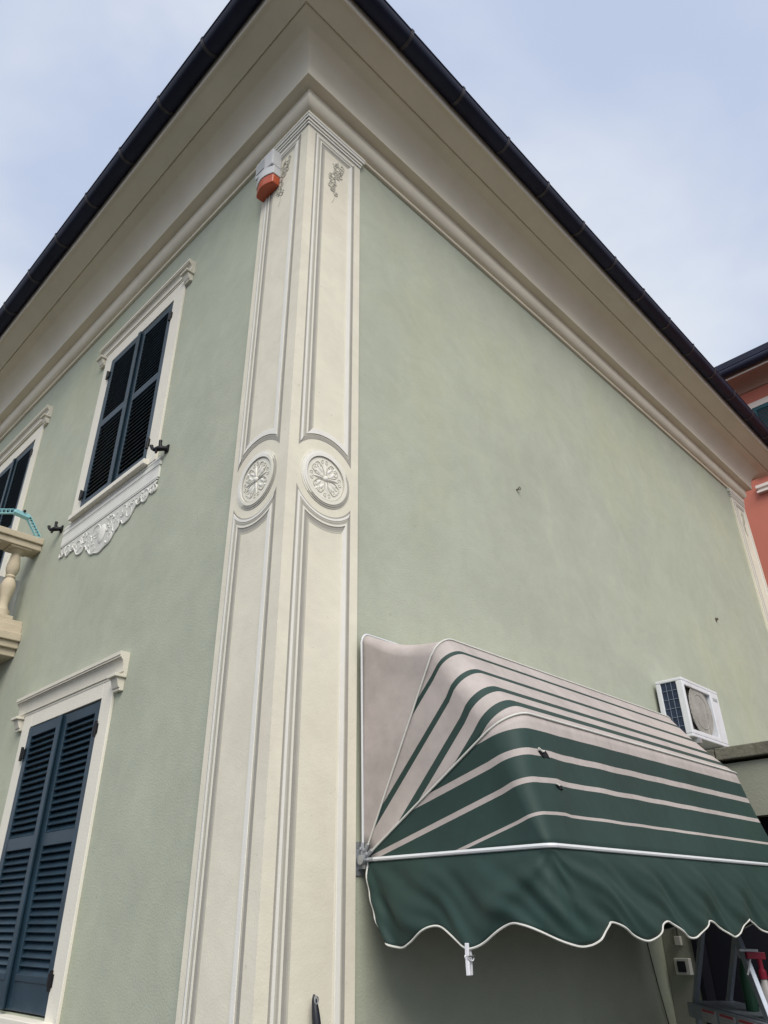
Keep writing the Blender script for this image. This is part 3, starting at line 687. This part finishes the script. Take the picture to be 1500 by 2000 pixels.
SCA = [(0.0, 0.305), (0.18, 0.325), (0.385, 0.250), (0.565, 0.322), (0.765, 0.242), (0.98, 0.315), (1.19, 0.245), (1.41, 0.310), (1.62, 0.248), (1.835, 0.312), (2.045, 0.252), (2.255, 0.318), (2.465, 0.252), (2.68, 0.312), (2.90, 0.250), (3.13, 0.312), (3.38, 0.248), (3.60, 0.312), (3.82, 0.25), (4.03, 0.312), (4.25, 0.25), (4.6, 0.312)]
def drop(p):
    for (a, x), (b, y) in zip(SCA[:-1], SCA[1:]):
        if a <= p <= b: w = (p - a) / (b - a); w = w * w * (3 - 2 * w); return x + (y - x) * w
    return 0.3
NVv = 18; v = []; n = len(per); bottom = []
for j in range(NVv + 1):
    w = j / NVv
    for i, (x, y) in enumerate(per):
        p = plen[i]; d = drop(p)
        i0, i1 = max(0, i - 2), min(n - 1, i + 2); tx, ty = per[i1][0] - per[i0][0], per[i1][1] - per[i0][1]; L = math.hypot(tx, ty); nx, ny = ty / L, -tx / L
        if nx * (x - 1.7) + ny * (y + 0.0) < 0: nx, ny = -nx, -ny
        wb = w ** 0.6; xb, yb_ = perb[i]; x = x + (xb - x) * wb; y = y + (yb_ - y) * wb
        dc = p - corner; g_ = 1.25 * w * (1 - 0.6 * w * w)
        fan = math.atan2(w * 0.32 + 0.02, abs(dc) + 0.015)            # folds radiate from the front corner
        far = math.exp(-(dc / 1.1) ** 2) if dc > 0 else math.exp(-(dc / 0.38) ** 2)
        rip = math.sin(fan * (13.0 if dc > 0 else 9.0) + 0.8)
        amp = (0.022 if dc > 0 else 0.013) * g_ * far * (abs(rip) ** 0.8 * (1 if rip > 0 else -1)) * min(1.0, abs(dc) / 0.08)
        amp += 0.017 * g_ * (1 - 0.6 * far) * math.sin(2 * PI * (p - 0.10 - 0.10 * (1 - w)) / 0.425)
        amp += 0.012 * g_ * math.sin(2 * PI * (p - 0.30 * w) / 0.237 + 1.3) + 0.006 * g_ * math.sin(2 * PI * (p - 0.42 * w) / 0.117)
        fl = math.atan2(w * 0.32 + 0.02, p + 0.02)                    # and from the pivot by the wall
        amp += 0.020 * g_ * math.exp(-p / 0.30) * math.sin(fl * 11)
        amp += 0.018 * math.sin(PI * w * 0.8) + 0.02 * w
        shift = 0.12 * w * w * math.exp(-p / 0.14)       # free edge by the wall curls outwards
        yy = y - shift if i < 60 else y
        v.append(Vector((x + nx * amp, yy + ny * amp, AZ - 0.006 - (d - 0.006) * w)))
        if j == NVv: bottom.append(v[-1])
f = [(j * n + i, j * n + i + 1, (j + 1) * n + i + 1, (j + 1) * n + i) for j in range(NVv) for i in range(n - 1)]
val = MB().add(v, f).build('valance', fabric('awning_cloth_valance', 0, [], FGREEN, BEIGE, pl), aw, smooth=70)
sm = val.modifiers.new('cloth', 'SOLIDIFY'); sm.thickness = 0.0015; sm.offset = 0
MB().tube(bottom, 0.0042, 6).build('edge_piping', 'piping', val, smooth=True)
MB().tube([v[j * n] for j in range(NVv + 1)], 0.004, 6).build('edge_piping', 'piping', val, smooth=True)
# pivot brackets
for x, s in ((AX0, -1), (AX1, 1)):
    mb = MB(); mb.box(x - 0.025, x + 0.025, -0.008, 0.0, AZ - 0.06, AZ + 0.075)
    mb.box(x - 0.012, x + 0.012, -0.05, -0.008, AZ - 0.035, AZ + 0.045)
    mb.tube([(x - 0.03, PV[1] - 0.01, AZ), (x + 0.03, PV[1] - 0.01, AZ)], 0.02, 10)
    for th, *_ in HOOPS:
        a = math.radians(th); mb.tube([(x + s * 0.006, PV[1] - 0.015 * math.cos(a), AZ + 0.015 * math.sin(a)), (x + s * 0.006, PV[1] - 0.07 * math.cos(a), AZ + 0.07 * math.sin(a))], 0.009, 8)
        mb.blob((x + s * 0.018, PV[1] - 0.045 * math.cos(a), AZ + 0.045 * math.sin(a)), ((0.008, 0, 0), (0, 0.008, 0), (0, 0, 0.008)), 6)
    mb.build('pivot_bracket', 'steel', aw, smooth=40)
# two worn tears in the cloth by the front corner
def on_front(x, z):
    """nearest point of the lower panel's cloth"""
    return min((p for p in GORE[2] if p.y < -0.7), key=lambda p: (p.x - x) ** 2 + (p.z - z) ** 2)
for x, z, s in ((0.70, 2.155, 1.0), (0.705, 2.035, 0.6)):
    c = on_front(x, z); mb = MB()
    poly = [(-0.03, 0.012), (-0.012, 0.016), (0.004, 0.008), (0.02, 0.018), (0.03, 0.004), (0.034, -0.014), (0.012, -0.008), (-0.006, -0.014), (-0.022, -0.002)]
    mb.prism([(a * s, b * s) for a, b in poly], lambda a, b, h: (c.x + a, c.y + b * 0.25 - h, c.z + b), -0.004, 0.004, 0)
    mb.tube([(c.x - 0.035 * s, c.y - 0.004, c.z + 0.02 * s), (c.x - 0.015 * s, c.y - 0.008, c.z + 0.008 * s), (c.x + 0.0, c.y - 0.006, c.z + 0.012 * s)], 0.004 * s, 6, 1)
    mb.build('cloth_tear', ['dark', 'piping'], aw)

# clothes peg clipped to the valance
ip = min(range(n), key=lambda i: abs(plen[i] - 0.565)); pb = bottom[ip]
pg = thing('clothes_peg', 'white plastic clothes peg clipped to the awning valance', 'clothes peg', (pb.x, pb.y, pb.z - 0.075))
sd = Vector((0.30, 1, 0)).normalized()
for s, nm in ((-1, 'prong'), (1, 'prong')):
    a = Vector((pb.x + s * 0.006, pb.y, pb.z + 0.018)); m_ = Vector((pb.x + s * 0.008, pb.y, pb.z - 0.025)); b = Vector((pb.x + s * 0.014, pb.y + s * 0.006, pb.z - 0.082))
    MB().bar(a, m_, 0.016, 0.008, (0, 1, 0)).bar(m_ - Vector((0, 0, 0.001)), b, 0.015, 0.009, (0, 1, 0)).build('prong', 'peg', pg, bevel=0.002)
coil = [(pb.x + 0.014 * math.cos(t), pb.y + 0.012 - 0.0010 * k, pb.z - 0.028 + 0.012 * math.sin(t)) for k, t in enumerate([0.5 * q for q in range(26)])]
MB().tube(coil, 0.0022, 5).tube([(pb.x - 0.016, pb.y - 0.012, pb.z - 0.022), (pb.x + 0.016, pb.y - 0.012, pb.z - 0.022)], 0.0022, 5).build('spring', 'steel', pg)

# ------------------------------------------------------------------ air conditioner
ac = thing('air_conditioner', 'white outdoor air conditioning unit with dusty fan grille on wall above outbuilding', 'air conditioner', (4.2, -0.14, 2.73))
x0, x1, yb, yf, z0, z1 = 3.86, 4.56, -0.03, -0.255, 2.78, 3.25
mb = MB(); mb.box(x0, x1, yf, yb, z1 - 0.025, z1); mb.box(x0, x1, yf, yb, z0, z0 + 0.025); mb.box(x1 - 0.17, x1, yf, yb, z0 + 0.0251, z1 - 0.0251)
mb.box(x0, x0 + 0.035, yf, yf + 0.055, z0 + 0.0251, z1 - 0.0251); mb.box(x0, x0 + 0.03, yb - 0.04, yb, z0 + 0.0251, z1 - 0.0251)
mb.box(x0 + 0.0351, x1 - 0.1701, yf, yf + 0.02, z1 - 0.06, z1 - 0.0251); mb.box(x0 + 0.0351, x1 - 0.1701, yf, yf + 0.02, z0 + 0.0251, z0 + 0.06)
mb.build('casing', 'acwhite', ac, bevel=0.006)
MB().box(x0 + 0.012, x0 + 0.02, yf + 0.05, yb - 0.035, z0 + 0.02, z1 - 0.02).build('side_coil', 'coil', ac)
mb = MB()
for k in range(1, 6): z = z0 + 0.02 + (z1 - z0 - 0.04) * k / 6; mb.tube([(x0 + 0.008, yf + 0.055, z), (x0 + 0.008, yb - 0.04, z)], 0.003, 5)
for k in range(1, 3): y = yf + 0.055 + (yb - yf - 0.095) * k / 3; mb.tube([(x0 + 0.008, y, z0 + 0.025), (x0 + 0.008, y, z1 - 0.025)], 0.003, 5)
mb.build('coil_guard', 'coilwire', ac)
fx, fz, fr = (x0 + 0.035 + x1 - 0.17) / 2, (z0 + z1) / 2, 0.205
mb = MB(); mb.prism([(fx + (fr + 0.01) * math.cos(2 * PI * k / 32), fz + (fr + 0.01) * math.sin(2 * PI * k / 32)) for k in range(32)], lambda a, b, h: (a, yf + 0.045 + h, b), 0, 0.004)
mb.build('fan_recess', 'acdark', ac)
mb = MB().box(x0 + 0.035, x1 - 0.17, yf + 0.055, yf + 0.06, z0 + 0.025, z1 - 0.025); mb.build('front_panel', 'acwhite', ac)
mb = MB()
for k in range(5):
    a0 = 2 * PI * k / 5; pts = [(fx + 0.04 * math.cos(a0), fz + 0.04 * math.sin(a0)), (fx + 0.18 * math.cos(a0 - 0.1), fz + 0.18 * math.sin(a0 - 0.1)), (fx + 0.18 * math.cos(a0 + 0.75), fz + 0.18 * math.sin(a0 + 0.75)), (fx + 0.04 * math.cos(a0 + 1.0), fz + 0.04 * math.sin(a0 + 1.0))]
    mb.prism(pts, lambda a, b, h: (a, yf + 0.03 + h, b), 0, 0.004)
mb.lathe([(0.04, 0), (0.04, 0.01)], (fx, 0, 0), 12) if False else None
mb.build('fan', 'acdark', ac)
mb = MB()
for k in range(-16, 17):
    x = fx + k * 0.0125; h = math.sqrt(max(0, fr * fr - (x - fx) ** 2))
    if h > 0.02: mb.tube([(x, yf + 0.012, fz - h), (x, yf + 0.006, fz), (x, yf + 0.012, fz + h)], 0.0030, 4)
for r in (0.07, 0.14, 0.205): mb.tube([(fx + r * math.cos(2 * PI * k / 28), yf + 0.008, fz + r * math.sin(2 * PI * k / 28)) for k in range(28)], 0.003, 5, 0, True)
mb.build('fan_grille', 'acgrille', ac)
MB().box(x1 - 0.13, x1 - 0.04, yf - 0.003, yf, z1 - 0.095, z1 - 0.07).build('maker_plate', 'sirengrey', ac)
mb = MB()
for x in (x0 + 0.1, x1 - 0.1):
    mb.box(x - 0.02, x + 0.02, yf - 0.01, 0, z0 - 0.04, z0 - 0.001); mb.box(x - 0.02, x + 0.02, -0.03, 0, z0 - 0.22, z0 - 0.0401); mb.bar((x, yf + 0.02, z0 - 0.035), (x, -0.015, z0 - 0.2), 0.02, 0.02, (1, 0, 0))
mb.build('wall_bracket', 'steel', ac)
for k, (dz, r) in enumerate(((0.10, 0.016), (0.145, 0.012))):
    MB().tube([(x1 - 0.01, -0.13, z0 + dz), (x1 + 0.05, -0.13, z0 + dz), (x1 + 0.085, -0.11, z0 + dz - 0.01), (x1 + 0.09, -0.06, z0 + dz - 0.03), (x1 + 0.09, -0.025, z0 + dz - 0.08), (x1 + 0.088, -0.022, z0 - 0.3)], r, 8).build('refrigerant_pipe', 'box', ac, smooth=True)

# ------------------------------------------------------------------ outbuilding beside the awning
X2 = 3.27
an = thing('outbuilding', 'low grey-green outbuilding with mossy concrete coping and dark doorway', 'outbuilding', (4.9, -2.2, 0))
DY0, DY1, DZ = -1.35, -0.20, 2.12
mb = MB(); T = 0.18
mb.box(X2, X2 + T, DY1, -0.003, 0, 2.45); mb.box(X2, X2 + T, -4.5, DY0, 0, 2.45); mb.box(X2, X2 + T, DY0, DY1, DZ, 2.45)
mb.box(X2 + T, 6.6, -4.5, -4.5 + T, 0, 2.45); mb.box(6.42, 6.6, -4.5 + T, -0.003, 0, 2.45)
mb.build('wall', 'annex', an)
MB().box(X2 + 0.1, 6.55, -4.45, -0.003, 2.452, 2.47).build('roof', 'concrete', an)
yy = -0.003
for k, L_ in enumerate((0.62, 0.66, 0.6, 0.7, 0.65, 0.62, 0.66)):
    MB().box(X2 - 0.045, X2 + 0.26, yy - L_ + 0.006, yy, 2.471, 2.55 + 0.004 * ((k * 7) % 3 - 1)).build('coping_stone', 'concrete', an, bevel=0.006); yy -= L_
MB().box(X2 + T, X2 + T + 1.6, DY0 - 0.5, DY0 - 0.45, 0, 2.4).box(X2 + T + 1.6, X2 + T + 1.65, DY0 - 0.5, -0.01, 0, 2.4).build('inner_partition', 'dark', an)
MB().box(X2 - 0.012, X2 + T, DY1 - 0.03, DY1, 0, DZ).build('door_jamb', 'doorway_shade', an); MB().box(X2 - 0.012, X2 + T, DY0, DY0 + 0.03, 0, DZ).build('door_jamb', 'doorway_shade', an)
MB().box(X2 + 0.12, X2 + 0.16, DY0 + 0.03, DY1 - 0.03, 0.01, DZ).build('door', 'doorway_shade', an, bevel=0.004)  # painted shade: near-black leaf stands for the dark interior behind the opening
# switch box and junction box on the outbuilding wall
sw = thing('light_switch', 'grey-white wall switch box beside the dark doorway', 'switch', (X2, -0.12, 1.25))
MB().box(X2 - 0.045, X2, -0.172, -0.075, 1.245, 1.335).build('box', 'box', sw, bevel=0.004)
MB().box(X2 - 0.051, X2 - 0.0455, -0.150, -0.095, 1.26, 1.32).build('rocker', 'blackplastic', sw, bevel=0.002)
jb = thing('junction_box', 'small pale junction box on wall just above the switch', 'junction box', (X2, -0.115, 1.41))
MB().box(X2 - 0.03, X2, -0.135, -0.095, 1.405, 1.455).build('box', 'box', jb, bevel=0.003)
MB().tube([(X2 - 0.012, -0.115, 1.455), (X2 - 0.012, -0.115, 2.4)], 0.006, 6).build('conduit', 'cable', jb)
tag(MB().tube([(2.97, -0.012, 1.80), (3.00, -0.012, 1.6), (3.045, -0.012, 1.36), (3.09, -0.012, 1.18), (3.14, -0.012, 1.0), (3.17, -0.012, 0.6), (3.18, -0.012, 0.02)], 0.004, 6).build('cable', 'cable', None, smooth=True, local=(3.1, 0, 0)), 'thin dark cable hanging down the shaded villa wall', 'cable')

# ------------------------------------------------------------------ wall hardware on the street wall
hk = thing('eye_hook', 'small rusty iron ring hook screwed into the blank green wall', 'hook', (2.166, 0, 4.40))
MB().tube([(2.155, 0, 4.40), (2.16, -0.018, 4.404)], 0.006, 6).build('shank', 'rust', hk)
MB().tube([(2.172 + 0.013 * math.cos(2 * PI * k / 14), -0.020, 4.412 + 0.013 * math.sin(2 * PI * k / 14)) for k in range(14)], 0.0035, 5, 0, True).build('ring', 'rust', hk)
nl = thing('wall_anchor', 'rusty wall anchor stub high on green wall near the far pilaster', 'anchor', (5.753, 0, 4.298))
MB().tube([(5.753, 0, 4.298), (5.753, -0.025, 4.302)], 0.012, 6).build('bolt', 'rust', nl)
MB().tube([(5.753, -0.002, 4.298), (5.753, -0.006, 4.298)], 0.022, 10).build('washer', 'rust', nl)

# ------------------------------------------------------------------ broom leaning on the pilaster
br = thing('broom', 'broom leaning on the pilaster with a black handle grip', 'broom', (0.26, -0.35, 0))
MB().tube([(0.243, -0.075, 1.21), (0.275, -0.34, 0.16)], 0.011, 10).build('pole', 'steel', br, smooth=True)
gp_ = []; gr_ = []
d0 = Vector((0.2395, -0.05, 1.338)); d1 = Vector((0.2455, -0.086, 1.14))
for k in range(13):
    w = k / 12; gp_.append(d0.lerp(d1, w)); gr_.append([0.004, 0.010, 0.0125, 0.0145, 0.016, 0.0165, 0.017, 0.017, 0.0168, 0.0165, 0.016, 0.015, 0.013][k])
MB().tube(gp_, gr_, 12).build('grip', 'blackplastic', br, smooth=True)
MB().tube([(0.2395 + 0.0085 * math.cos(t), -0.066, 1.328 + 0.012 * math.sin(t) - 0.008) for t in [2 * PI * k / 14 for k in range(14)]], 0.003, 5, 0, True).build('hanging_eye', 'steel', br)
MB().box(0.13, 0.42, -0.39, -0.33, 0.12, 0.17).build('head', 'blackplastic', br, bevel=0.006)
mb = MB()
for k in range(15):
    for r in range(3): x = 0.14 + 0.27 * k / 14; y = -0.38 + 0.02 * r; mb.tube([(x, y, 0.125), (x + 0.01 * (k % 3 - 1), y - 0.01, 0.002)], 0.005, 4)
mb.build('bristles', 'cable', br)['kind'] = 'stuff'

# ------------------------------------------------------------------ step ladder, spray bottle
K = 1.165
A = Vector((2.992, -0.277, 1.134)); E = Vector((-0.7034, -0.7108, 0)); NP = Vector((0.7108, -0.7034, 0))
ld = thing('step_ladder', 'aluminium step ladder with warning stickers standing under the awning', 'ladder', (A.x + E.x * 0.4, A.y + E.y * 0.4, 0))
def lp(t, z, o=0.0): return Vector((A.x, A.y, 0)) + E * (t * K) + NP * o + Vector((0, 0, 1.134 + (z - 1.20) * K))
ZG = 1.20 - 1.134 / K + 0.004
for o in (0.0, 0.2):
    MB().bar(lp(0.495, 1.79, o), lp(0.0, 1.197, o), 0.022, 0.04, NP).bar(lp(0.0, 1.21, o), lp(-0.03, ZG, o), 0.0225, 0.041, NP).build('rear_leg', 'alu', ld, bevel=0.003)
    MB().bar(lp(0.50, 1.79, o), lp(0.50 + 0.48 * (1.79 - ZG), ZG, o), 0.025, 0.05, NP).build('front_leg', 'alu', ld, bevel=0.003)
MB().hexa([lp(0.42, 1.775, -0.03), lp(0.58, 1.775, -0.03), lp(0.58, 1.775, 0.23), lp(0.42, 1.775, 0.23), lp(0.42, 1.80, -0.03), lp(0.58, 1.80, -0.03), lp(0.58, 1.80, 0.23), lp(0.42, 1.80, 0.23)]).build('top_cap', 'alu', ld, bevel=0.006)
# platform: side rail carries the stickers
rail = MB().bar(lp(-0.02, 1.165, -0.035), lp(0.90, 1.165, -0.035), 0.02, 0.072, NP).build('platform_rail', 'alu', ld, bevel=0.004)
MB().bar(lp(-0.02, 1.165, 0.235), lp(0.90, 1.165, 0.235), 0.02, 0.072, NP).build('platform_rail', 'alu', ld, bevel=0.004)
MB().hexa([lp(0.0, 1.185, -0.02), lp(0.88, 1.185, -0.02), lp(0.88, 1.185, 0.22), lp(0.0, 1.185, 0.22), lp(0.0, 1.2, -0.02), lp(0.88, 1.2, -0.02), lp(0.88, 1.2, 0.22), lp(0.0, 1.2, 0.22)]).build('platform', 'alu', ld)
for t0 in (0.17, 0.37, 0.57):
    st_ = MB().bar(lp(t0, 1.163, -0.0475), lp(t0 + 0.17, 1.163, -0.0475), 0.002, 0.06, NP).build('warning_sticker', 'sticker', ld)
    MB().bar(lp(t0 + 0.01, 1.181, -0.0495), lp(t0 + 0.15, 1.181, -0.0495), 0.002, 0.012, NP).build('red_heading', 'stickerred', st_)
    mb = MB()
    for q in range(3): mb.bar(lp(t0 + 0.012, 1.166 - 0.011 * q, -0.0492), lp(t0 + 0.13 - 0.02 * q, 1.166 - 0.011 * q, -0.0492), 0.0015, 0.003, NP)
    mb.build('small_print', 'acgrille', st_)
for k in range(1, 5):
    z = 1.165 - 0.22 * k; t = 0.50 + 0.48 * (1.79 - z)
    MB().bar(lp(t, z, 0), lp(t, z, 0.2), 0.09, 0.025, E).build('tread', 'alu', ld, bevel=0.003)
def sprayer(name, label, base, hb, rb, body, head, sub):
    t = thing(name, label, 'bottle', base); x, y, z = base
    MB().lathe([(rb * 0.96, 0), (rb, 0.01), (rb, hb * 0.55), (rb * 0.85, hb * 0.75), (rb * 0.45, hb * 0.92), (rb * 0.4, hb)], base, 16).build('body', body, t, smooth=50)
    MB().lathe([(rb * 1.01, 0.004), (rb * 1.015, 0.006), (rb * 1.015, hb * 0.2), (rb * 1.01, hb * 0.202)], base, 16).build('label_band', head, t, smooth=50)
    h = z + hb; mb = MB()
    mb.lathe([(rb * 0.55, -0.004), (rb * 0.55, 0.03), (rb * 0.33, 0.04), (rb * 0.33, 0.085), (rb * 0.3, 0.09)], (x, y, h), 12)
    tw = RTv
    mb.bar(Vector((x, y, h + 0.095)) + tw * 0.03, Vector((x, y, h + 0.10)) - tw * 0.062, 0.026, 0.032, Vector((0, 0, 1)).cross(tw))
    mb.build('trigger_head', head, t, bevel=0.003)
    MB().bar(Vector((x, y, h + 0.118)) - tw * 0.0, Vector((x, y, h + 0.122)) - tw * 0.095, 0.022, 0.012, Vector((0, 0, 1)).cross(tw)).build('nozzle', sub, t, bevel=0.002)
    MB().tube([Vector((x, y, h + 0.085)) - tw * 0.045, Vector((x, y, h + 0.05)) - tw * 0.058, Vector((x, y, h + 0.015)) - tw * 0.075], 0.005, 6).build('trigger', sub, t)
    return t
RTv = Vector((0.70, -0.71, 0)).normalized()
bpos = lp(0.72, 1.201, 0.05)
sprayer('spray_bottle', 'white spray bottle with red trigger head on the ladder platform', tuple(bpos), 0.165, 0.036, 'bottle', 'red', 'sticker')
gb = lp(0.45, 1.201, 0.10); gbt = thing('green_bottle', 'slim dark green bottle standing on the ladder platform', 'bottle', tuple(gb))
MB().lathe([(0.03, 0), (0.032, 0.005), (0.032, 0.14), (0.026, 0.18), (0.012, 0.21), (0.012, 0.235)], tuple(gb), 14).build('body', 'leafgreen', gbt, smooth=50)
MB().lathe([(0.015, 0.236), (0.015, 0.262), (0.012, 0.266)], tuple(gb), 12).build('cap', 'sticker', gbt, smooth=50)

# ------------------------------------------------------------------ things on the balcony
rk = thing('folding_rack', 'turquoise plastic folding rack bent over the balcony handrail', 'rack', (-0.25, BY + 0.1, 4.456))
def slotted(a, b, w, n):
    a = Vector(a); b = Vector(b); d = (b - a); mb = MB(); u = Vector((0, 1, 0)); up = d.normalized().cross(u)
    for s in (-1, 1): mb.bar(a + up * s * w / 2, b + up * s * w / 2, 0.03, 0.006, u)
    for k in range(n + 1): q = a + d * k / n; mb.bar(q - up * (w / 2 - 0.004), q + up * (w / 2 - 0.003), 0.03, 0.005, u)
    return mb
slotted((-0.62, BY + 0.06, 4.52), (-0.275, BY + 0.06, 4.655), 0.034, 11).build('slotted_arm', 'turq', rk)
slotted((-0.15, BY + 0.06, 4.645), (-0.03, BY + 0.06, 4.49), 0.034, 7).build('slotted_arm', 'turq', rk)
MB().prism([(-0.28, 4.638), (-0.155, 4.625), (-0.132, 4.643), (-0.155, 4.664), (-0.27, 4.674)], lambda a, b, h: (a, BY + 0.03 + h, b), 0, 0.06).build('hinge_block', 'turq', rk, bevel=0.004)
MB().tube([(-0.20, BY + 0.02, 4.672), (-0.20, BY + 0.10, 4.672)], 0.012, 8).build('hinge_pin', 'iron', rk)
bd = MB().hexa([(-0.50, BY + 0.24, 3.61), (-0.03, BY + 0.24, 3.61), (-0.03, BY + 0.26, 3.61), (-0.50, BY + 0.26, 3.61), (-0.50, BY + 0.222, 4.13), (-0.03, BY + 0.222, 4.13), (-0.03, BY + 0.242, 4.13), (-0.50, BY + 0.242, 4.13)]).build('panel_board', 'board', None, bevel=0.004, local=(-0.26, BY + 0.25, 3.60))
tag(bd, 'plain grey board propped behind the stone balusters', 'board')

# ------------------------------------------------------------------ neighbouring house
NX = 12.0
nb = thing('neighbour_house', 'tall salmon pink house with dark gutter and teal shutters beyond the villa', 'house', (NX + 4, 1, 0))
MB().box(NX, NX + 8, -7, 7, 0, 11.3).build('wall', 'pink', nb)
n_ = 7; v = []
pf = [(0.0, 11.02)] + [(0.04 + 0.26 * (1 - math.cos(PI / 2 * k / 8)), 11.03 + 0.15 * math.sin(PI / 2 * k / 8)) for k in range(9)] + [(0.47, 11.19), (0.47, 11.175), (0.49, 11.175), (0.49, 11.35), (0, 11.35)]
m_ = len(pf); MB().add([(NX - t, -7.3, z) for t, z in pf] + [(NX - t, 7.3, z) for t, z in pf], [(i, i + 1, m_ + i + 1, m_ + i) for i in range(m_ - 1)] + [tuple(range(m_)), tuple(range(m_, 2 * m_))[::-1]]).build('eave', 'pinksoffit', nb, smooth=35)
MB().box(NX - 0.505, NX - 0.4905, -7.3, 7.3, 11.165, 11.20).build('fascia', 'nbtrim', nb)
MB().tube([(NX - 0.585, -7.3, 11.30), (NX - 0.585, 7.3, 11.30)], 0.085, 14).build('gutter', 'gutter', nb, smooth=True)
MB().box(NX - 0.66, NX + 8, -7.35, 7.35, 11.36, 11.50).build('roof', 'gutter', nb)
def nbwin(y0, y1, z0, z1):
    w = MB().box(NX - 0.03, NX, y0 - 0.14, y1 + 0.14, z1, z1 + 0.13).box(NX - 0.03, NX, y0 - 0.14, y0, z0, z1).box(NX - 0.03, NX, y1, y1 + 0.14, z0, z1).build('window_surround', 'nbtrim', nb)
    for a, b in ((y0, (y0 + y1) / 2 - 0.01), ((y0 + y1) / 2 + 0.01, y1)):
        s_ = MB().box(NX - 0.025, NX - 0.001, a, a + 0.07, z0, z1).box(NX - 0.025, NX - 0.001, b - 0.07, b, z0, z1).box(NX - 0.025, NX - 0.001, a + 0.07, b - 0.07, z1 - 0.08, z1).box(NX - 0.025, NX - 0.001, a + 0.07, b - 0.07, z0, z0 + 0.1).build('shutter', 'teal', nb)
        first = None
        for k in range(26):
            z = z0 + 0.1 + (z1 - z0 - 0.18) * (k + 0.5) / 26
            if first is None:
                first = MB().hexa([(0, a + 0.07, -0.02), (0, b - 0.07, -0.02), (0.004, b - 0.07, -0.02), (0.004, a + 0.07, -0.02), (0.022, a + 0.07, 0.02), (0.022, b - 0.07, 0.02), (0.026, b - 0.07, 0.02), (0.026, a + 0.07, 0.02)]).build('slat', 'teal', s_, local=(0, 0, 0))
                first.location = (NX - 0.026 - BASE[nb.name].x, -BASE[nb.name].y, z)
            else: copy_obj(first, s_, (NX - 0.026 - BASE[nb.name].x, -BASE[nb.name].y, z))
    MB().box(NX - 0.10, NX - 0.031, y0 - 0.2, y1 + 0.2, z0 - 0.09, z0 - 0.001).build('sill', 'nbtrim', w)
nbwin(-0.75, 0.35, 9.2, 10.60); nbwin(-3.4, -2.3, 9.2, 10.60)
lb = MB().box(NX - 0.10, NX, -1.0, 0.70, 8.70, 8.74).box(NX - 0.06, NX, -0.98, 0.68, 8.74, 8.80).box(NX - 0.10, NX, -1.0, 0.70, 8.80, 8.86).build('lintel', 'nbtrim', nb)
